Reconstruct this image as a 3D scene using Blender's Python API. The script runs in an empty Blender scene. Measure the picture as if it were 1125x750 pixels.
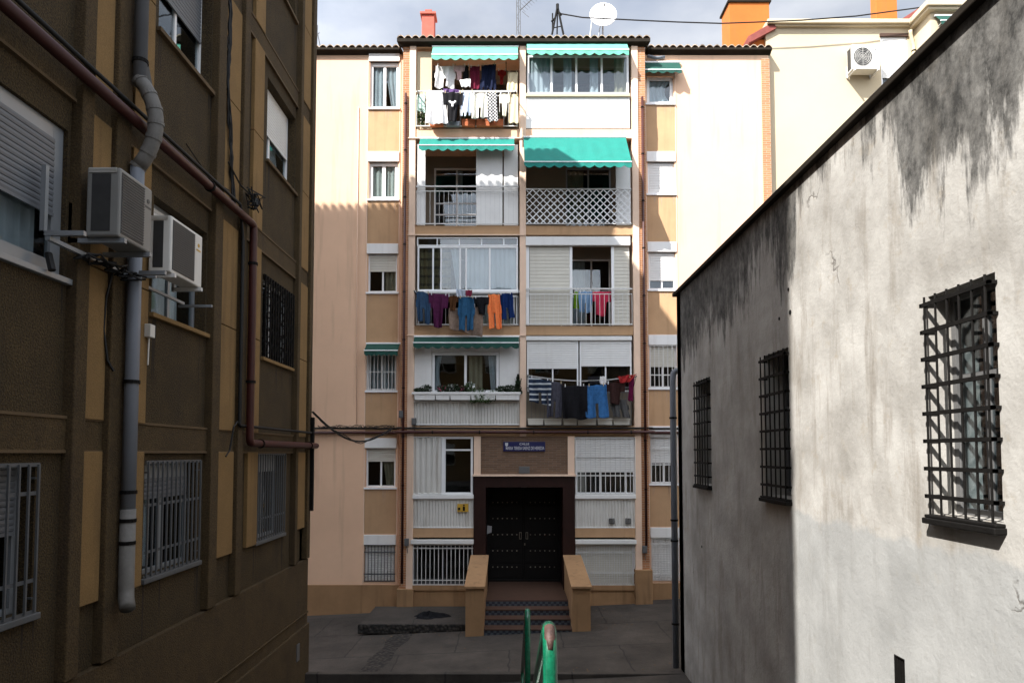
import bpy, bmesh, math, random
from mathutils import Vector
R = math.radians
random.seed(7)
scene = bpy.context.scene
COL = scene.collection

# ------------------------------------------------------------------ camera, sky, sun, exposure
F, PITCH, CAMZ = 750.0, R(2.8), 4.3
cam_data = bpy.data.cameras.new("camera")
cam = bpy.data.objects.new("camera", cam_data)
COL.objects.link(cam)
cam.location = (0, 0, CAMZ)
cam.rotation_euler = (R(90) + PITCH, 0, 0)
cam_data.sensor_width = 36
cam_data.lens = 36 * F / 1125
cam_data.shift_y = (461.3 - 375) / 1125
cam_data.clip_end = 2000
cam_data.clip_start = 0.05
scene.camera = cam

SUND = Vector((5.2, 5.1, -7.14)).normalized()          # the way the light travels
sun_data = bpy.data.lights.new("sun", 'SUN')
sun_data.energy = 3.8
sun_data.angle = R(0.5)
sun_data.color = (1.0, 0.955, 0.90)
sun = bpy.data.objects.new("sun", sun_data)
COL.objects.link(sun)
sun.rotation_euler = SUND.to_track_quat('-Z', 'Y').to_euler()
sun.location = (-20, -20, 40)

world = bpy.data.worlds.new("World")
scene.world = world
world.use_nodes = True
nt = world.node_tree
nt.nodes.clear()
wo = nt.nodes.new('ShaderNodeOutputWorld')
bg = nt.nodes.new('ShaderNodeBackground')
bg.inputs['Strength'].default_value = 0.062
sky = nt.nodes.new('ShaderNodeTexSky')
sky.sky_type = 'NISHITA'
sky.sun_disc = False
sky.sun_elevation = math.asin(-SUND.z)
sky.sun_rotation = math.atan2(-SUND.x, -SUND.y)
sky.dust_density = 2.0
tc = nt.nodes.new('ShaderNodeTexCoord')
mp = nt.nodes.new('ShaderNodeMapping')
mp.inputs['Scale'].default_value = (1.0, 1.0, 2.2)
mp.inputs['Location'].default_value = (0.35, 0.1, 0.2)
n1 = nt.nodes.new('ShaderNodeTexNoise')
n1.inputs['Scale'].default_value = 2.6
n1.inputs['Detail'].default_value = 8
n1.inputs['Roughness'].default_value = 0.55
r1 = nt.nodes.new('ShaderNodeValToRGB')
r1.color_ramp.elements[0].position = 0.40
r1.color_ramp.elements[1].position = 0.66
n2 = nt.nodes.new('ShaderNodeTexNoise')
n2.inputs['Scale'].default_value = 5.0
n2.inputs['Detail'].default_value = 6
r2 = nt.nodes.new('ShaderNodeValToRGB')
r2.color_ramp.elements[0].position = 0.3
r2.color_ramp.elements[1].position = 0.75
r2.color_ramp.elements[0].color = (2.6, 2.85, 3.3, 1)
r2.color_ramp.elements[1].color = (5.0, 5.1, 5.35, 1)
thin = nt.nodes.new('ShaderNodeMath'); thin.operation = 'MULTIPLY_ADD'
thin.inputs[1].default_value = 0.45; thin.inputs[2].default_value = 0.5
mx = nt.nodes.new('ShaderNodeMix'); mx.data_type = 'RGBA'
# clouds on the sun's side of the sky are brighter than those opposite it
dt = nt.nodes.new('ShaderNodeVectorMath'); dt.operation = 'DOT_PRODUCT'; dt.inputs[1].default_value = tuple(-SUND)
mr = nt.nodes.new('ShaderNodeMapRange'); mr.inputs['From Min'].default_value = 0.0; mr.inputs['From Max'].default_value = 0.95
mr.inputs['To Min'].default_value = 1.0; mr.inputs['To Max'].default_value = 5.2
cs = nt.nodes.new('ShaderNodeVectorMath'); cs.operation = 'SCALE'
nt.links.new(tc.outputs['Generated'], dt.inputs[0]); nt.links.new(dt.outputs['Value'], mr.inputs['Value']); nt.links.new(mr.outputs[0], cs.inputs['Scale'])
L = nt.links.new
L(tc.outputs['Generated'], mp.inputs['Vector'])
L(mp.outputs[0], n1.inputs['Vector']); L(mp.outputs[0], n2.inputs['Vector'])
L(n1.outputs['Fac'], r1.inputs[0]); L(r1.outputs[0], thin.inputs[0])
L(n2.outputs['Fac'], r2.inputs[0])
L(thin.outputs[0], mx.inputs[0]); L(sky.outputs[0], mx.inputs[6]); L(cs.outputs[0], mx.inputs[7])
L(r2.outputs[0], cs.inputs[0]); L(mx.outputs[2], bg.inputs['Color']); L(bg.outputs[0], wo.inputs['Surface'])

vs = scene.view_settings
vs.view_transform = 'Standard'; vs.look = 'None'; vs.gamma = 1.0
vs.use_curve_mapping = False
vs.exposure = 1.72
scene.cycles.max_bounces = 8
scene.cycles.transparent_max_bounces = 16

# ------------------------------------------------------------------ measuring helpers
CS, SN = math.cos(PITCH), math.sin(PITCH)
def ray(px, py):
    v = (461.3 - py) / F
    return (px - 562.5) / F, CS - v * SN, SN + v * CS
def fr(px, py, Y):                      # a point of a plane that faces the camera -> X, Z
    dx, dy, dz = ray(px, py)
    return dx * Y / dy, CAMZ + dz * Y / dy
def zf(py, Y=19.0): return fr(562, py, Y)[1]
def xf_(px, Y=19.0, py=360): return fr(px, py, Y)[0]
def sd(px, py, X):                      # a point of a wall that runs along the alley -> Y, Z
    dx, dy, dz = ray(px, py)
    return dy * X / dx, CAMZ + dz * X / dx

# frames: u along the wall, n outwards, z up
def front(Y): return lambda u, n, z: (u, Y - n, z)
def leftw(X): return lambda u, n, z: (X + n, u, z)
def rightw(X): return lambda u, n, z: (X - n, u, z)
IDN = lambda x, y, z: (x, y, z)

class MB:
    def __init__(s, f=IDN):
        s.v = []; s.f = []; s.fn = f; s.smooth = False; s.bev = 0; s.sol = 0
    def add(s, vs_, fs):
        o = len(s.v)
        s.v += [s.fn(*p) for p in vs_]
        s.f += [tuple(i + o for i in f) for f in fs]
        return s
    def box(s, u0, u1, n0, n1, z0, z1):
        p = [(u, n, z) for z in (z0, z1) for n in (n0, n1) for u in (u0, u1)]
        return s.add(p, [(0, 2, 3, 1), (4, 5, 7, 6), (0, 1, 5, 4), (2, 6, 7, 3), (0, 4, 6, 2), (1, 3, 7, 5)])
    def frame(s, u0, u1, z0, z1, w, n0, n1, wb=None):
        wb = wb or w
        s.box(u0, u0 + w, n0, n1, z0, z1); s.box(u1 - w, u1, n0, n1, z0, z1)
        s.box(u0 + w, u1 - w, n0, n1, z1 - w, z1); s.box(u0 + w, u1 - w, n0, n1, z0, z0 + wb)
        return s
    def quad(s, a, b, c, d): return s.add([a, b, c, d], [(0, 1, 2, 3)])
    def wall(s, u0, u1, z0, z1, n0, n1, holes=()):
        us = sorted({u0, u1} | {h[i] for h in holes for i in (0, 1) if u0 < h[i] < u1})
        zs = sorted({z0, z1} | {h[i] for h in holes for i in (2, 3) if z0 < h[i] < z1})
        def solid(i, j):
            if i < 0 or j < 0 or i >= len(us) - 1 or j >= len(zs) - 1: return False
            cu = (us[i] + us[i + 1]) / 2; cz = (zs[j] + zs[j + 1]) / 2
            return not any(h[0] < cu < h[1] and h[2] < cz < h[3] for h in holes)
        for i in range(len(us) - 1):
            for j in range(len(zs) - 1):
                if not solid(i, j): continue
                a, b, c, d = us[i], us[i + 1], zs[j], zs[j + 1]
                s.quad((a, n1, c), (b, n1, c), (b, n1, d), (a, n1, d))
                s.quad((a, n0, c), (a, n0, d), (b, n0, d), (b, n0, c))
                if not solid(i - 1, j): s.quad((a, n0, c), (a, n1, c), (a, n1, d), (a, n0, d))
                if not solid(i + 1, j): s.quad((b, n0, c), (b, n0, d), (b, n1, d), (b, n1, c))
                if not solid(i, j - 1): s.quad((a, n0, c), (b, n0, c), (b, n1, c), (a, n1, c))
                if not solid(i, j + 1): s.quad((a, n0, d), (a, n1, d), (b, n1, d), (b, n0, d))
        return s
    def tube(s, pts, r, k=8, cap=True):
        pts = [Vector(s.fn(*p)) for p in pts]
        save, s.fn = s.fn, IDN
        rings = []
        for i, p in enumerate(pts):
            t = (pts[min(i + 1, len(pts) - 1)] - pts[max(i - 1, 0)]).normalized()
            a = t.cross(Vector((0, 0, 1)))
            if a.length < 0.2: a = t.cross(Vector((0, 1, 0)))
            if a.length < 0.2: a = t.cross(Vector((1, 0, 0)))
            a.normalize(); b = t.cross(a)
            if rings:
                pa = rings[-1][0]
                a2 = (pa - t * pa.dot(t))
                if a2.length > 0.1: a = a2.normalized(); b = t.cross(a)
            rr = r[i] if isinstance(r, (list, tuple)) else r
            rings.append((a, [tuple(p + (a * math.cos(6.28318 * q / k) + b * math.sin(6.28318 * q / k)) * rr) for q in range(k)]))
        vv = [q for _, ring in rings for q in ring]
        ff = [(i * k + q, i * k + (q + 1) % k, (i + 1) * k + (q + 1) % k, (i + 1) * k + q) for i in range(len(pts) - 1) for q in range(k)]
        if cap: ff += [tuple(range(k))[::-1], tuple((len(pts) - 1) * k + q for q in range(k))]
        s.add(vv, ff); s.fn = save
        return s
    def ribs(s, u0, u1, z0, z1, n, dep, pitch, horiz=False, thick=0.01):
        """a ridged sheet: trapezoid ribs running up (or along, for roller shutters)"""
        a, b = (z0, z1) if horiz else (u0, u1)
        m = max(1, round((b - a) / pitch)); prof = []
        for i in range(m):
            p0 = a + (b - a) * i / m; w = (b - a) / m
            if horiz: prof += [(p0, 0), (p0 + w * .12, dep * .7), (p0 + w * .5, dep), (p0 + w * .9, dep * .7)]
            else: prof += [(p0, 0), (p0 + w * .3, 0), (p0 + w * .45, dep), (p0 + w * .85, dep)]
        prof.append((b, 0))
        vv = []
        for q, d in prof:
            if horiz: vv += [(u0, n + d, q), (u1, n + d, q), (u1, n - thick, q), (u0, n - thick, q)]
            else: vv += [(q, n + d, z0), (q, n + d, z1), (q, n - thick, z1), (q, n - thick, z0)]
        ff = []
        for i in range(len(prof) - 1):
            o = i * 4
            for k in range(4): ff.append((o + k, o + (k + 1) % 4, o + 4 + (k + 1) % 4, o + 4 + k))
        ff += [(0, 3, 2, 1), tuple((len(prof) - 1) * 4 + k for k in range(4))]
        return s.add(vv, ff)
    def curtain(s, u0, u1, z0, z1, n, amp=0.03, period=0.12, gather=0.0, side=0):
        m = max(6, int((u1 - u0) / period * 6)); rows = 8; vv = []
        ph = random.random() * 6
        for j in range(rows + 1):
            t = j / rows; g = 1 - gather * (math.sin(t * math.pi) ** 1.2 if side == 0 else t)
            for i in range(m + 1):
                q = i / m
                uu = u0 + (u1 - u0) * q * g if side <= 0 else u1 - (u1 - u0) * (1 - q) * g
                w = math.sin(q * (u1 - u0) / period * 6.283 + ph + .4 * math.sin(q * 9))
                vv.append((uu, n + amp * w * (.6 + .4 * t), z1 - (z1 - z0) * t))
        s.add(vv, [(j * (m + 1) + i, j * (m + 1) + i + 1, (j + 1) * (m + 1) + i + 1, (j + 1) * (m + 1) + i) for j in range(rows) for i in range(m)])
        s.smooth = True
        return s
    def build(s, name, mat, parent=None, origin=None):
        me = bpy.data.meshes.new(name)
        if parent is not None: o0 = Vector(parent.get('_org', parent.location)) if True else None
        elif origin: o0 = Vector(origin)
        else:
            xs, ys, zs = zip(*s.v)
            o0 = Vector(((min(xs) + max(xs)) / 2, (min(ys) + max(ys)) / 2, min(zs)))
        me.from_pydata([tuple(Vector(p) - o0) for p in s.v], [], s.f)
        bm = bmesh.new(); bm.from_mesh(me)
        bmesh.ops.remove_doubles(bm, verts=bm.verts, dist=1e-5)
        bmesh.ops.recalc_face_normals(bm, faces=bm.faces)
        if s.sol: bmesh.ops.solidify(bm, geom=bm.faces[:], thickness=s.sol)
        bm.to_mesh(me); bm.free()
        if s.smooth:
            for p in me.polygons: p.use_smooth = True
        o = bpy.data.objects.new(name, me)
        COL.objects.link(o)
        for m_ in (mat if isinstance(mat, (list, tuple)) else [mat]): me.materials.append(m_)
        if parent is not None:
            o.parent = parent
        else: o.location = o0
        o['_org'] = tuple(o0)
        if s.bev:
            b = o.modifiers.new('bevel', 'BEVEL'); b.width = s.bev; b.segments = 2; b.limit_method = 'ANGLE'
        return o

def tag(o, label=None, cat=None, group=None, kind=None):
    if label: o['label'] = label
    if cat: o['category'] = cat
    if group: o['group'] = group
    if kind: o['kind'] = kind
    return o
def thing(name, loc, label, cat, group=None):
    o = bpy.data.objects.new(name, None); o.empty_display_size = .2
    COL.objects.link(o); o.location = loc; o['_org'] = tuple(loc)
    return tag(o, label, cat, group)

# ------------------------------------------------------------------ materials
def mat(name, col, rough=.8, var=.12, vscale=1.2, bump=.15, bscale=60, metal=0, spec=.4, dirt=None, streak=0, coat=0, speck=0):
    m = bpy.data.materials.new(name); m.use_nodes = True
    t = m.node_tree; n = t.nodes; bs = n['Principled BSDF']; l = t.links.new
    bs.inputs['Roughness'].default_value = rough; bs.inputs['Metallic'].default_value = metal
    bs.inputs['Specular IOR Level'].default_value = spec
    if coat: bs.inputs['Coat Weight'].default_value = coat
    c = n.new('ShaderNodeTexCoord')
    no = n.new('ShaderNodeTexNoise'); no.inputs['Scale'].default_value = vscale; no.inputs['Detail'].default_value = 9; no.inputs['Roughness'].default_value = .65
    l(c.outputs['Object'], no.inputs['Vector'])
    ra = n.new('ShaderNodeValToRGB')
    ra.color_ramp.elements[0].position = .3; ra.color_ramp.elements[1].position = .72
    ra.color_ramp.elements[0].color = tuple(x * (1 - var) for x in col) + (1,)
    ra.color_ramp.elements[1].color = tuple(min(1, x * (1 + var)) for x in col) + (1,)
    l(no.outputs['Fac'], ra.inputs[0])
    last = ra.outputs[0]
    if dirt or streak:
        mpn = n.new('ShaderNodeMapping'); mpn.inputs['Scale'].default_value = (6, 6, .5)
        n3 = n.new('ShaderNodeTexNoise'); n3.inputs['Scale'].default_value = 1.0; n3.inputs['Detail'].default_value = 8
        l(c.outputs['Object'], mpn.inputs[0]); l(mpn.outputs[0], n3.inputs['Vector'])
        r3 = n.new('ShaderNodeValToRGB'); r3.color_ramp.elements[0].position = .55; r3.color_ramp.elements[1].position = .8
        l(n3.outputs['Fac'], r3.inputs[0])
        k = n.new('ShaderNodeMath'); k.operation = 'MULTIPLY'; k.inputs[1].default_value = streak or .5
        l(r3.outputs[0], k.inputs[0])
        mm = n.new('ShaderNodeMix'); mm.data_type = 'RGBA'
        l(k.outputs[0], mm.inputs[0]); l(last, mm.inputs[6]); mm.inputs[7].default_value = (dirt or (.05, .045, .04)) + (1,)
        last = mm.outputs[2]
    if speck:
        ns = n.new('ShaderNodeTexNoise'); ns.inputs['Scale'].default_value = bscale * 1.1; ns.inputs['Detail'].default_value = 3; l(c.outputs['Object'], ns.inputs['Vector'])
        rs = n.new('ShaderNodeValToRGB'); rs.color_ramp.elements[0].position = .38; rs.color_ramp.elements[1].position = .62
        rs.color_ramp.elements[0].color = (1 - speck,) * 3 + (1,); rs.color_ramp.elements[1].color = (1 + speck,) * 3 + (1,); l(ns.outputs['Fac'], rs.inputs[0])
        ms = n.new('ShaderNodeMix'); ms.data_type = 'RGBA'; ms.blend_type = 'MULTIPLY'; ms.inputs[0].default_value = 1; l(last, ms.inputs[6]); l(rs.outputs[0], ms.inputs[7]); last = ms.outputs[2]
    l(last, bs.inputs['Base Color'])
    if bump:
        nb = n.new('ShaderNodeTexNoise'); nb.inputs['Scale'].default_value = bscale; nb.inputs['Detail'].default_value = 5
        l(c.outputs['Object'], nb.inputs['Vector'])
        bp = n.new('ShaderNodeBump'); bp.inputs['Strength'].default_value = bump; bp.inputs['Distance'].default_value = .02
        l(nb.outputs['Fac'], bp.inputs['Height']); l(bp.outputs[0], bs.inputs['Normal'])
    return m

def brick_mat(name, c1, c2, mortar, sx=1.0, bump=.5, w=.24, h=.065):
    m = mat(name, c1, .9, bump=0); t = m.node_tree; n = t.nodes; l = t.links.new; bs = n['Principled BSDF']
    g = n.new('ShaderNodeNewGeometry'); sp = n.new('ShaderNodeSeparateXYZ'); l(g.outputs['Position'], sp.inputs[0])
    ad = n.new('ShaderNodeMath'); ad.operation = 'ADD'; l(sp.outputs[0], ad.inputs[0]); l(sp.outputs[1], ad.inputs[1])
    cb = n.new('ShaderNodeCombineXYZ'); l(ad.outputs[0], cb.inputs[0]); l(sp.outputs[2], cb.inputs[1])
    b = n.new('ShaderNodeTexBrick'); b.inputs['Scale'].default_value = 1; b.inputs['Brick Width'].default_value = w
    b.inputs['Row Height'].default_value = h; b.inputs['Mortar Size'].default_value = .006
    b.inputs['Color1'].default_value = c1 + (1,); b.inputs['Color2'].default_value = c2 + (1,); b.inputs['Mortar'].default_value = mortar + (1,)
    l(cb.outputs[0], b.inputs['Vector']); l(b.outputs['Color'], bs.inputs['Base Color'])
    bp = n.new('ShaderNodeBump'); bp.inputs['Strength'].default_value = bump; bp.inputs['Distance'].default_value = .01
    l(b.outputs['Fac'], bp.inputs['Height']); bp.invert = True; l(bp.outputs[0], bs.inputs['Normal'])
    return m

def glass_mat(name, tint=(.75, .8, .82), rough=.02):
    m = bpy.data.materials.new(name); m.use_nodes = True; t = m.node_tree; n = t.nodes; n.clear(); l = t.links.new
    o = n.new('ShaderNodeOutputMaterial'); mxs = n.new('ShaderNodeMixShader')
    tr = n.new('ShaderNodeBsdfTransparent'); tr.inputs[0].default_value = tint + (1,)
    gl = n.new('ShaderNodeBsdfGlossy'); gl.inputs['Roughness'].default_value = rough; gl.inputs[0].default_value = (.9, .93, .95, 1)
    fz = n.new('ShaderNodeFresnel'); ge = n.new('ShaderNodeNewGeometry'); mr_ = n.new('ShaderNodeMapRange')
    mr_.inputs['To Min'].default_value = 1.5; mr_.inputs['To Max'].default_value = 1 / 1.5     # same reflectance from either side of a thin pane
    l(ge.outputs['Backfacing'], mr_.inputs['Value']); l(mr_.outputs[0], fz.inputs[0])
    k = n.new('ShaderNodeMath'); k.operation = 'MULTIPLY_ADD'; k.inputs[1].default_value = 1.0; k.inputs[2].default_value = .02
    l(fz.outputs[0], k.inputs[0]); l(k.outputs[0], mxs.inputs[0]); l(tr.outputs[0], mxs.inputs[1]); l(gl.outputs[0], mxs.inputs[2]); l(mxs.outputs[0], o.inputs[0])
    nz = n.new('ShaderNodeTexNoise'); nz.inputs['Scale'].default_value = 1.2
    bp = n.new('ShaderNodeBump'); bp.inputs['Strength'].default_value = .06; bp.inputs['Distance'].default_value = .05
    c = n.new('ShaderNodeTexCoord'); l(c.outputs['Object'], nz.inputs['Vector']); l(nz.outputs['Fac'], bp.inputs['Height']); l(bp.outputs[0], gl.inputs['Normal'])
    return m

M = dict(
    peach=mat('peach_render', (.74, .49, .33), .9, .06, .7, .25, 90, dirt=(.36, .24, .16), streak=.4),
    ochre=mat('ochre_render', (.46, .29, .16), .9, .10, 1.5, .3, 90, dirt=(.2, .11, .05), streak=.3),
    ochrel=mat('dimmed_grimy_ochre', (.30, .175, .085), .9, .14, 1.5, .3, 90, dirt=(.10, .06, .03), streak=.6),  # grimy ochre, darkened further to put lens falloff into the colour
    column=mat('column_render', (.76, .56, .42), .9, .08, 1.5, .25, 90, dirt=(.3, .2, .13), streak=.3),
    cream=mat('cream_render', (.50, .42, .29), .9, .05, .6, .2, 90),
    white=mat('white_paint', (.74, .74, .72), .6, .05, 2.5, .06, 30, dirt=(.45, .43, .39), streak=.3),
    pvc=mat('white_frame', (.78, .79, .79), .4, .03, 3, 0),
    greyal=mat('grey_aluminium', (.26, .28, .30), .45, .06, 3, 0, metal=.3),
    beige=mat('beige_shutter', (.58, .56, .49), .6, .05, 2, 0, dirt=(.4, .37, .3), streak=.3),
    wshut=mat('white_shutter', (.70, .70, .68), .5, .05, 2, 0, dirt=(.5, .48, .43), streak=.25),
    corr=mat('corrugated_white', (.60, .59, .55), .6, .06, 3, 0, dirt=(.30, .26, .21), streak=.6),
    gshut=mat('grey_shutter', (.14, .15, .165), .5, .08, 2, 0, dirt=(.16, .15, .14), streak=.4),
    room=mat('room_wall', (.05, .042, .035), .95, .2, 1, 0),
    roomw=mat('balcony_wall', (.20, .17, .13), .95, .1, 1, 0),
    gutter=mat('eave_metal', (.020, .016, .012), .8, .3, 4, .1, 20, spec=.08),
    tile=mat('roof_tile', (.40, .31, .23), .9, .5, 3.5, .3, 40),
    redtile=mat('red_roof_tile', (.20, .05, .04), .8, .3, 3.5, .3, 40),
    orange=mat('orange_render', (.40, .115, .018), .9, .08, 2, .2, 60, dirt=(.3, .1, .04), streak=.3),
    redbrk=mat('red_chimney', (.42, .10, .07), .9, .15, 5, .2, 60),
    marble=mat('brown_stone', (.020, .007, .005), .5, .3, 3, .02, 30, spec=.25),
    doorw=mat('dark_door', (.005, .0045, .004), .6, .3, 6, .1, 60, spec=.2),
    stud=mat('studs', (.30, .27, .22), .4, .2, 6, 0, metal=.7),
    redpipe=mat('red_pipe_paint', (.045, .009, .007), .45, .2, 5, .05, 40, dirt=(.05, .02, .015), streak=.5),
    greypipe=mat('grey_pvc', (.15, .165, .19), .5, .08, 3, .03, 40, dirt=(.13, .13, .12), streak=.4),
    oldpipe=mat('old_grey_pipe', (.14, .135, .125), .7, .2, 8, .1, 40, dirt=(.09, .08, .07), streak=.5),
    black=mat('black_iron', (.005, .0045, .004), .7, .3, 9, .15, 50, spec=.15),
    blackc=mat('black_cable', (.006, .006, .006), .7, .2, 9, 0),
    steelw=mat('white_steel', (.62, .62, .60), .5, .1, 6, 0, dirt=(.25, .2, .15), streak=.3),
    steelg=mat('grey_steel', (.085, .09, .095), .5, .1, 6, 0, dirt=(.12, .1, .08), streak=.4),
    lb_dark=mat('brown_pebbledash', (.046, .030, .011), .95, .28, 2.0, .9, 55, dirt=(.025, .017, .01), streak=.6, speck=.45),
    lb_mid=mat('brown_render', (.058, .037, .014), .95, .25, 2.0, .7, 60, dirt=(.035, .022, .014), streak=.6, speck=.3),
    lb_light=mat('ochre_panel', (.200, .122, .046), .95, .14, 1.4, .35, 70, dirt=(.07, .045, .022), streak=.65, speck=.12),
    acw=mat('ac_casing', (.62, .61, .57), .45, .06, 4, .02, 30, dirt=(.3, .27, .22), streak=.35),
    lb_edge=mat('ochre_edge', (.10, .065, .032), .9, .2, 3, .2, 60),
    acg=mat('dimmed_grey_ac_casing', (.20, .20, .19), .45, .06, 4, .02, 30, dirt=(.1, .09, .07), streak=.35),  # old grey casing, its colour lowered to carry the lens-edge dimming
    acd=mat('ac_dark', (.03, .03, .03), .6, .2, 8, 0),
    acm=mat('ac_mesh', (.08, .08, .08), .6, .1, 8, 0),
    tealL=mat('pale_teal_canvas', (.10, .36, .26), .85, .08, 4, .1, 60),
    teal=mat('teal_canvas', (.003, .155, .125), .85, .10, 4, .1, 60),
    tealD=mat('dark_green_canvas', (.004, .050, .036), .85, .2, 4, .1, 60),
    signblue=mat('sign_blue', (.012, .014, .075), .4, .05, 5, 0),
    signwhite=mat('sign_white', (.50, .50, .52), .5, .02, 5, 0),
    signyel=mat('sign_yellow', (.50, .30, .035), .5, .15, 8, 0),
    terra=mat('terracotta', (.45, .13, .05), .85, .15, 6, .1, 50),
    leaf=mat('leaf', (.045, .085, .022), .6, .5, 14, 0),
    leafd=mat('dark_leaf', (.020, .038, .014), .6, .5, 14, 0),
    flower=mat('petals', (.45, .10, .16), .7, .6, 18, 0),
    green=mat('green_gloss_paint', (.004, .095, .048), .25, .5, 30, .03, 60, spec=.6, dirt=(.02, .05, .03), streak=.5),
    rust=mat('worn_rust', (.055, .028, .022), .6, .5, 30, .2, 80),
    step=mat('brown_step_tile', (.065, .034, .022), .6, .2, 5, .1, 30),
    glass=glass_mat('window_glass'),
    lace=mat('sheer_curtain', (.60, .60, .60), .9, .05, 3, 0),
    tan=mat('tan_curtain', (.42, .34, .22), .9, .15, 3, 0),
    dish=mat('dish_white', (.80, .80, .80), .4, .03, 3, 0),
    vent=mat('vent_grey', (.10, .10, .10), .6, .1, 3, 0),
)
M['brick'] = brick_mat('orange_brick', (.42, .19, .085), (.33, .14, .06), (.42, .33, .25))
M['brickd'] = brick_mat('brown_brick', (.17, .10, .06), (.12, .07, .042), (.16, .12, .09), w=.22, h=.05)

def stained_wall_mat():
    """old lime render: pale grey, blotchy, with black mould streaks running down from the coping"""
    m = bpy.data.materials.new('stained_white_render'); m.use_nodes = True
    t = m.node_tree; n = t.nodes; l = t.links.new; bs = n['Principled BSDF']; bs.inputs['Roughness'].default_value = .92
    g = n.new('ShaderNodeNewGeometry'); sp = n.new('ShaderNodeSeparateXYZ'); l(g.outputs['Position'], sp.inputs[0])
    def noise(scale, sc, detail=8, rough=.6, off=(0, 0, 0)):
        mpn = n.new('ShaderNodeMapping'); mpn.inputs['Scale'].default_value = sc; mpn.inputs['Location'].default_value = off
        l(g.outputs['Position'], mpn.inputs[0])
        q = n.new('ShaderNodeTexNoise'); q.inputs['Scale'].default_value = scale; q.inputs['Detail'].default_value = detail; q.inputs['Roughness'].default_value = rough
        l(mpn.outputs[0], q.inputs['Vector']); return q.outputs['Fac']
    def ramp(x, a, b, ca=(0, 0, 0), cb=(1, 1, 1)):
        r = n.new('ShaderNodeValToRGB'); r.color_ramp.elements[0].position = a; r.color_ramp.elements[1].position = b
        r.color_ramp.elements[0].color = ca + (1,); r.color_ramp.elements[1].color = cb + (1,); l(x, r.inputs[0]); return r.outputs[0]
    def math_(op, a, b):
        k = n.new('ShaderNodeMath'); k.operation = op; k.use_clamp = False
        for i, q in enumerate((a, b)):
            if isinstance(q, (int, float)): k.inputs[i].default_value = q
            else: l(q, k.inputs[i])
        return k.outputs[0]
    def mixc(f, a, b):
        k = n.new('ShaderNodeMix'); k.data_type = 'RGBA'
        if isinstance(f, float): k.inputs[0].default_value = f
        else: l(f, k.inputs[0])
        l(a, k.inputs[6])
        if isinstance(b, tuple): k.inputs[7].default_value = b + (1,)
        else: l(b, k.inputs[7])
        return k.outputs[2]
    base = ramp(noise(1.3, (1, 1, 1)), .32, .70, (.22, .21, .19), (.41, .40, .375))
    base = mixc(ramp(noise(2.2, (1, 2.0, .35), 8, .65, (3, 1, 2)), .52, .72), base, (.20, .182, .155))
    base = mixc(math_('MULTIPLY', ramp(noise(5, (1, 1, 1), 6, .7, (9, 2, 0)), .58, .75), .6), base, (.24, .20, .14))
    # depth below the coping against a ragged streak length
    dep = math_('SUBTRACT', 7.42, sp.outputs[2])
    big = noise(.55, (1, 1, .05), 3, .5, (0, 4.1, 0))
    fine = noise(3.8, (1, 1, .22), 9, .7, (5, 0, 0))
    vf = noise(9.0, (1, 1, .30), 6, .7, (1, 7, 0))
    rl = n.new('ShaderNodeValToRGB'); e = rl.color_ramp.elements
    mpy = math_('DIVIDE', sp.outputs[1], 14.0)
    for q, v_ in ((.0, .7), (.275, .75), (.30, .45), (.335, .62), (.395, .66), (.415, .22), (.50, .14), (.55, .22), (.568, .62), (.585, .50), (.60, .32), (.72, .62), (.80, .52), (.95, .8)):
        el = e.new(q) if q not in (0.0,) else e[0]
        el.color = (v_, v_, v_, 1)
    e[-1].color = (.8, .8, .8, 1)
    wy = math_('ADD', mpy, math_('MULTIPLY', math_('SUBTRACT', noise(2.5, (0.4, 1, .3), 6, .6), .5), .05))
    l(wy, rl.inputs[0])
    ln = math_('SUBTRACT', math_('MULTIPLY', rl.outputs[0], 2.3), .12)
    ln = math_('ADD', ln, math_('MULTIPLY', math_('SUBTRACT', fine, .5), 3.2))
    ln = math_('ADD', ln, math_('MULTIPLY', math_('SUBTRACT', vf, .5), 1.4))
    mask = ramp(math_('SUBTRACT', ln, dep), .0, .42)
    blot = ramp(noise(6, (1, 1, .7), 8, .75, (2, 2, 2)), .36, .62)
    mask2 = math_('MULTIPLY', mask, math_('ADD', math_('MULTIPLY', blot, .38), .60))
    col = mixc(mask2, base, (.010, .0095, .008))
    band = ramp(math_('ADD', sp.outputs[2], math_('MULTIPLY', math_('SUBTRACT', noise(1.5, (1, 1, 1), 6), .5), .35)), 3.58, 3.66, (1, 1, 1), (0, 0, 0)) if False else None
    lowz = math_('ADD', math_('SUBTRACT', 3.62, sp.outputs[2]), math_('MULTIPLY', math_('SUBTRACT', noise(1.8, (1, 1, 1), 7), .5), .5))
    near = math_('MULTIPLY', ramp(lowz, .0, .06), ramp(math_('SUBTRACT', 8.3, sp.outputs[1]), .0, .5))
    col = mixc(math_('MULTIPLY', near, .55), col, (.225, .24, .245))  # greyer repainted band; its colour is also dimmed for lens corner falloff
    # hair cracks
    vo = n.new('ShaderNodeTexVoronoi'); vo.feature = 'DISTANCE_TO_EDGE'; vo.inputs['Scale'].default_value = .55
    mpn = n.new('ShaderNodeMapping'); mpn.inputs['Location'].default_value = (.3, .5, .1)
    wr = n.new('ShaderNodeTexNoise'); wr.inputs['Scale'].default_value = 2.5; wr.inputs['Detail'].default_value = 6
    l(g.outputs['Position'], wr.inputs['Vector'])
    va = n.new('ShaderNodeVectorMath'); va.operation = 'MULTIPLY_ADD'; va.inputs[1].default_value = (.6, .6, .6)
    l(wr.outputs['Color'], va.inputs[0]); l(g.outputs['Position'], va.inputs[2]); l(va.outputs[0], mpn.inputs[0]); l(mpn.outputs[0], vo.inputs['Vector'])
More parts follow.
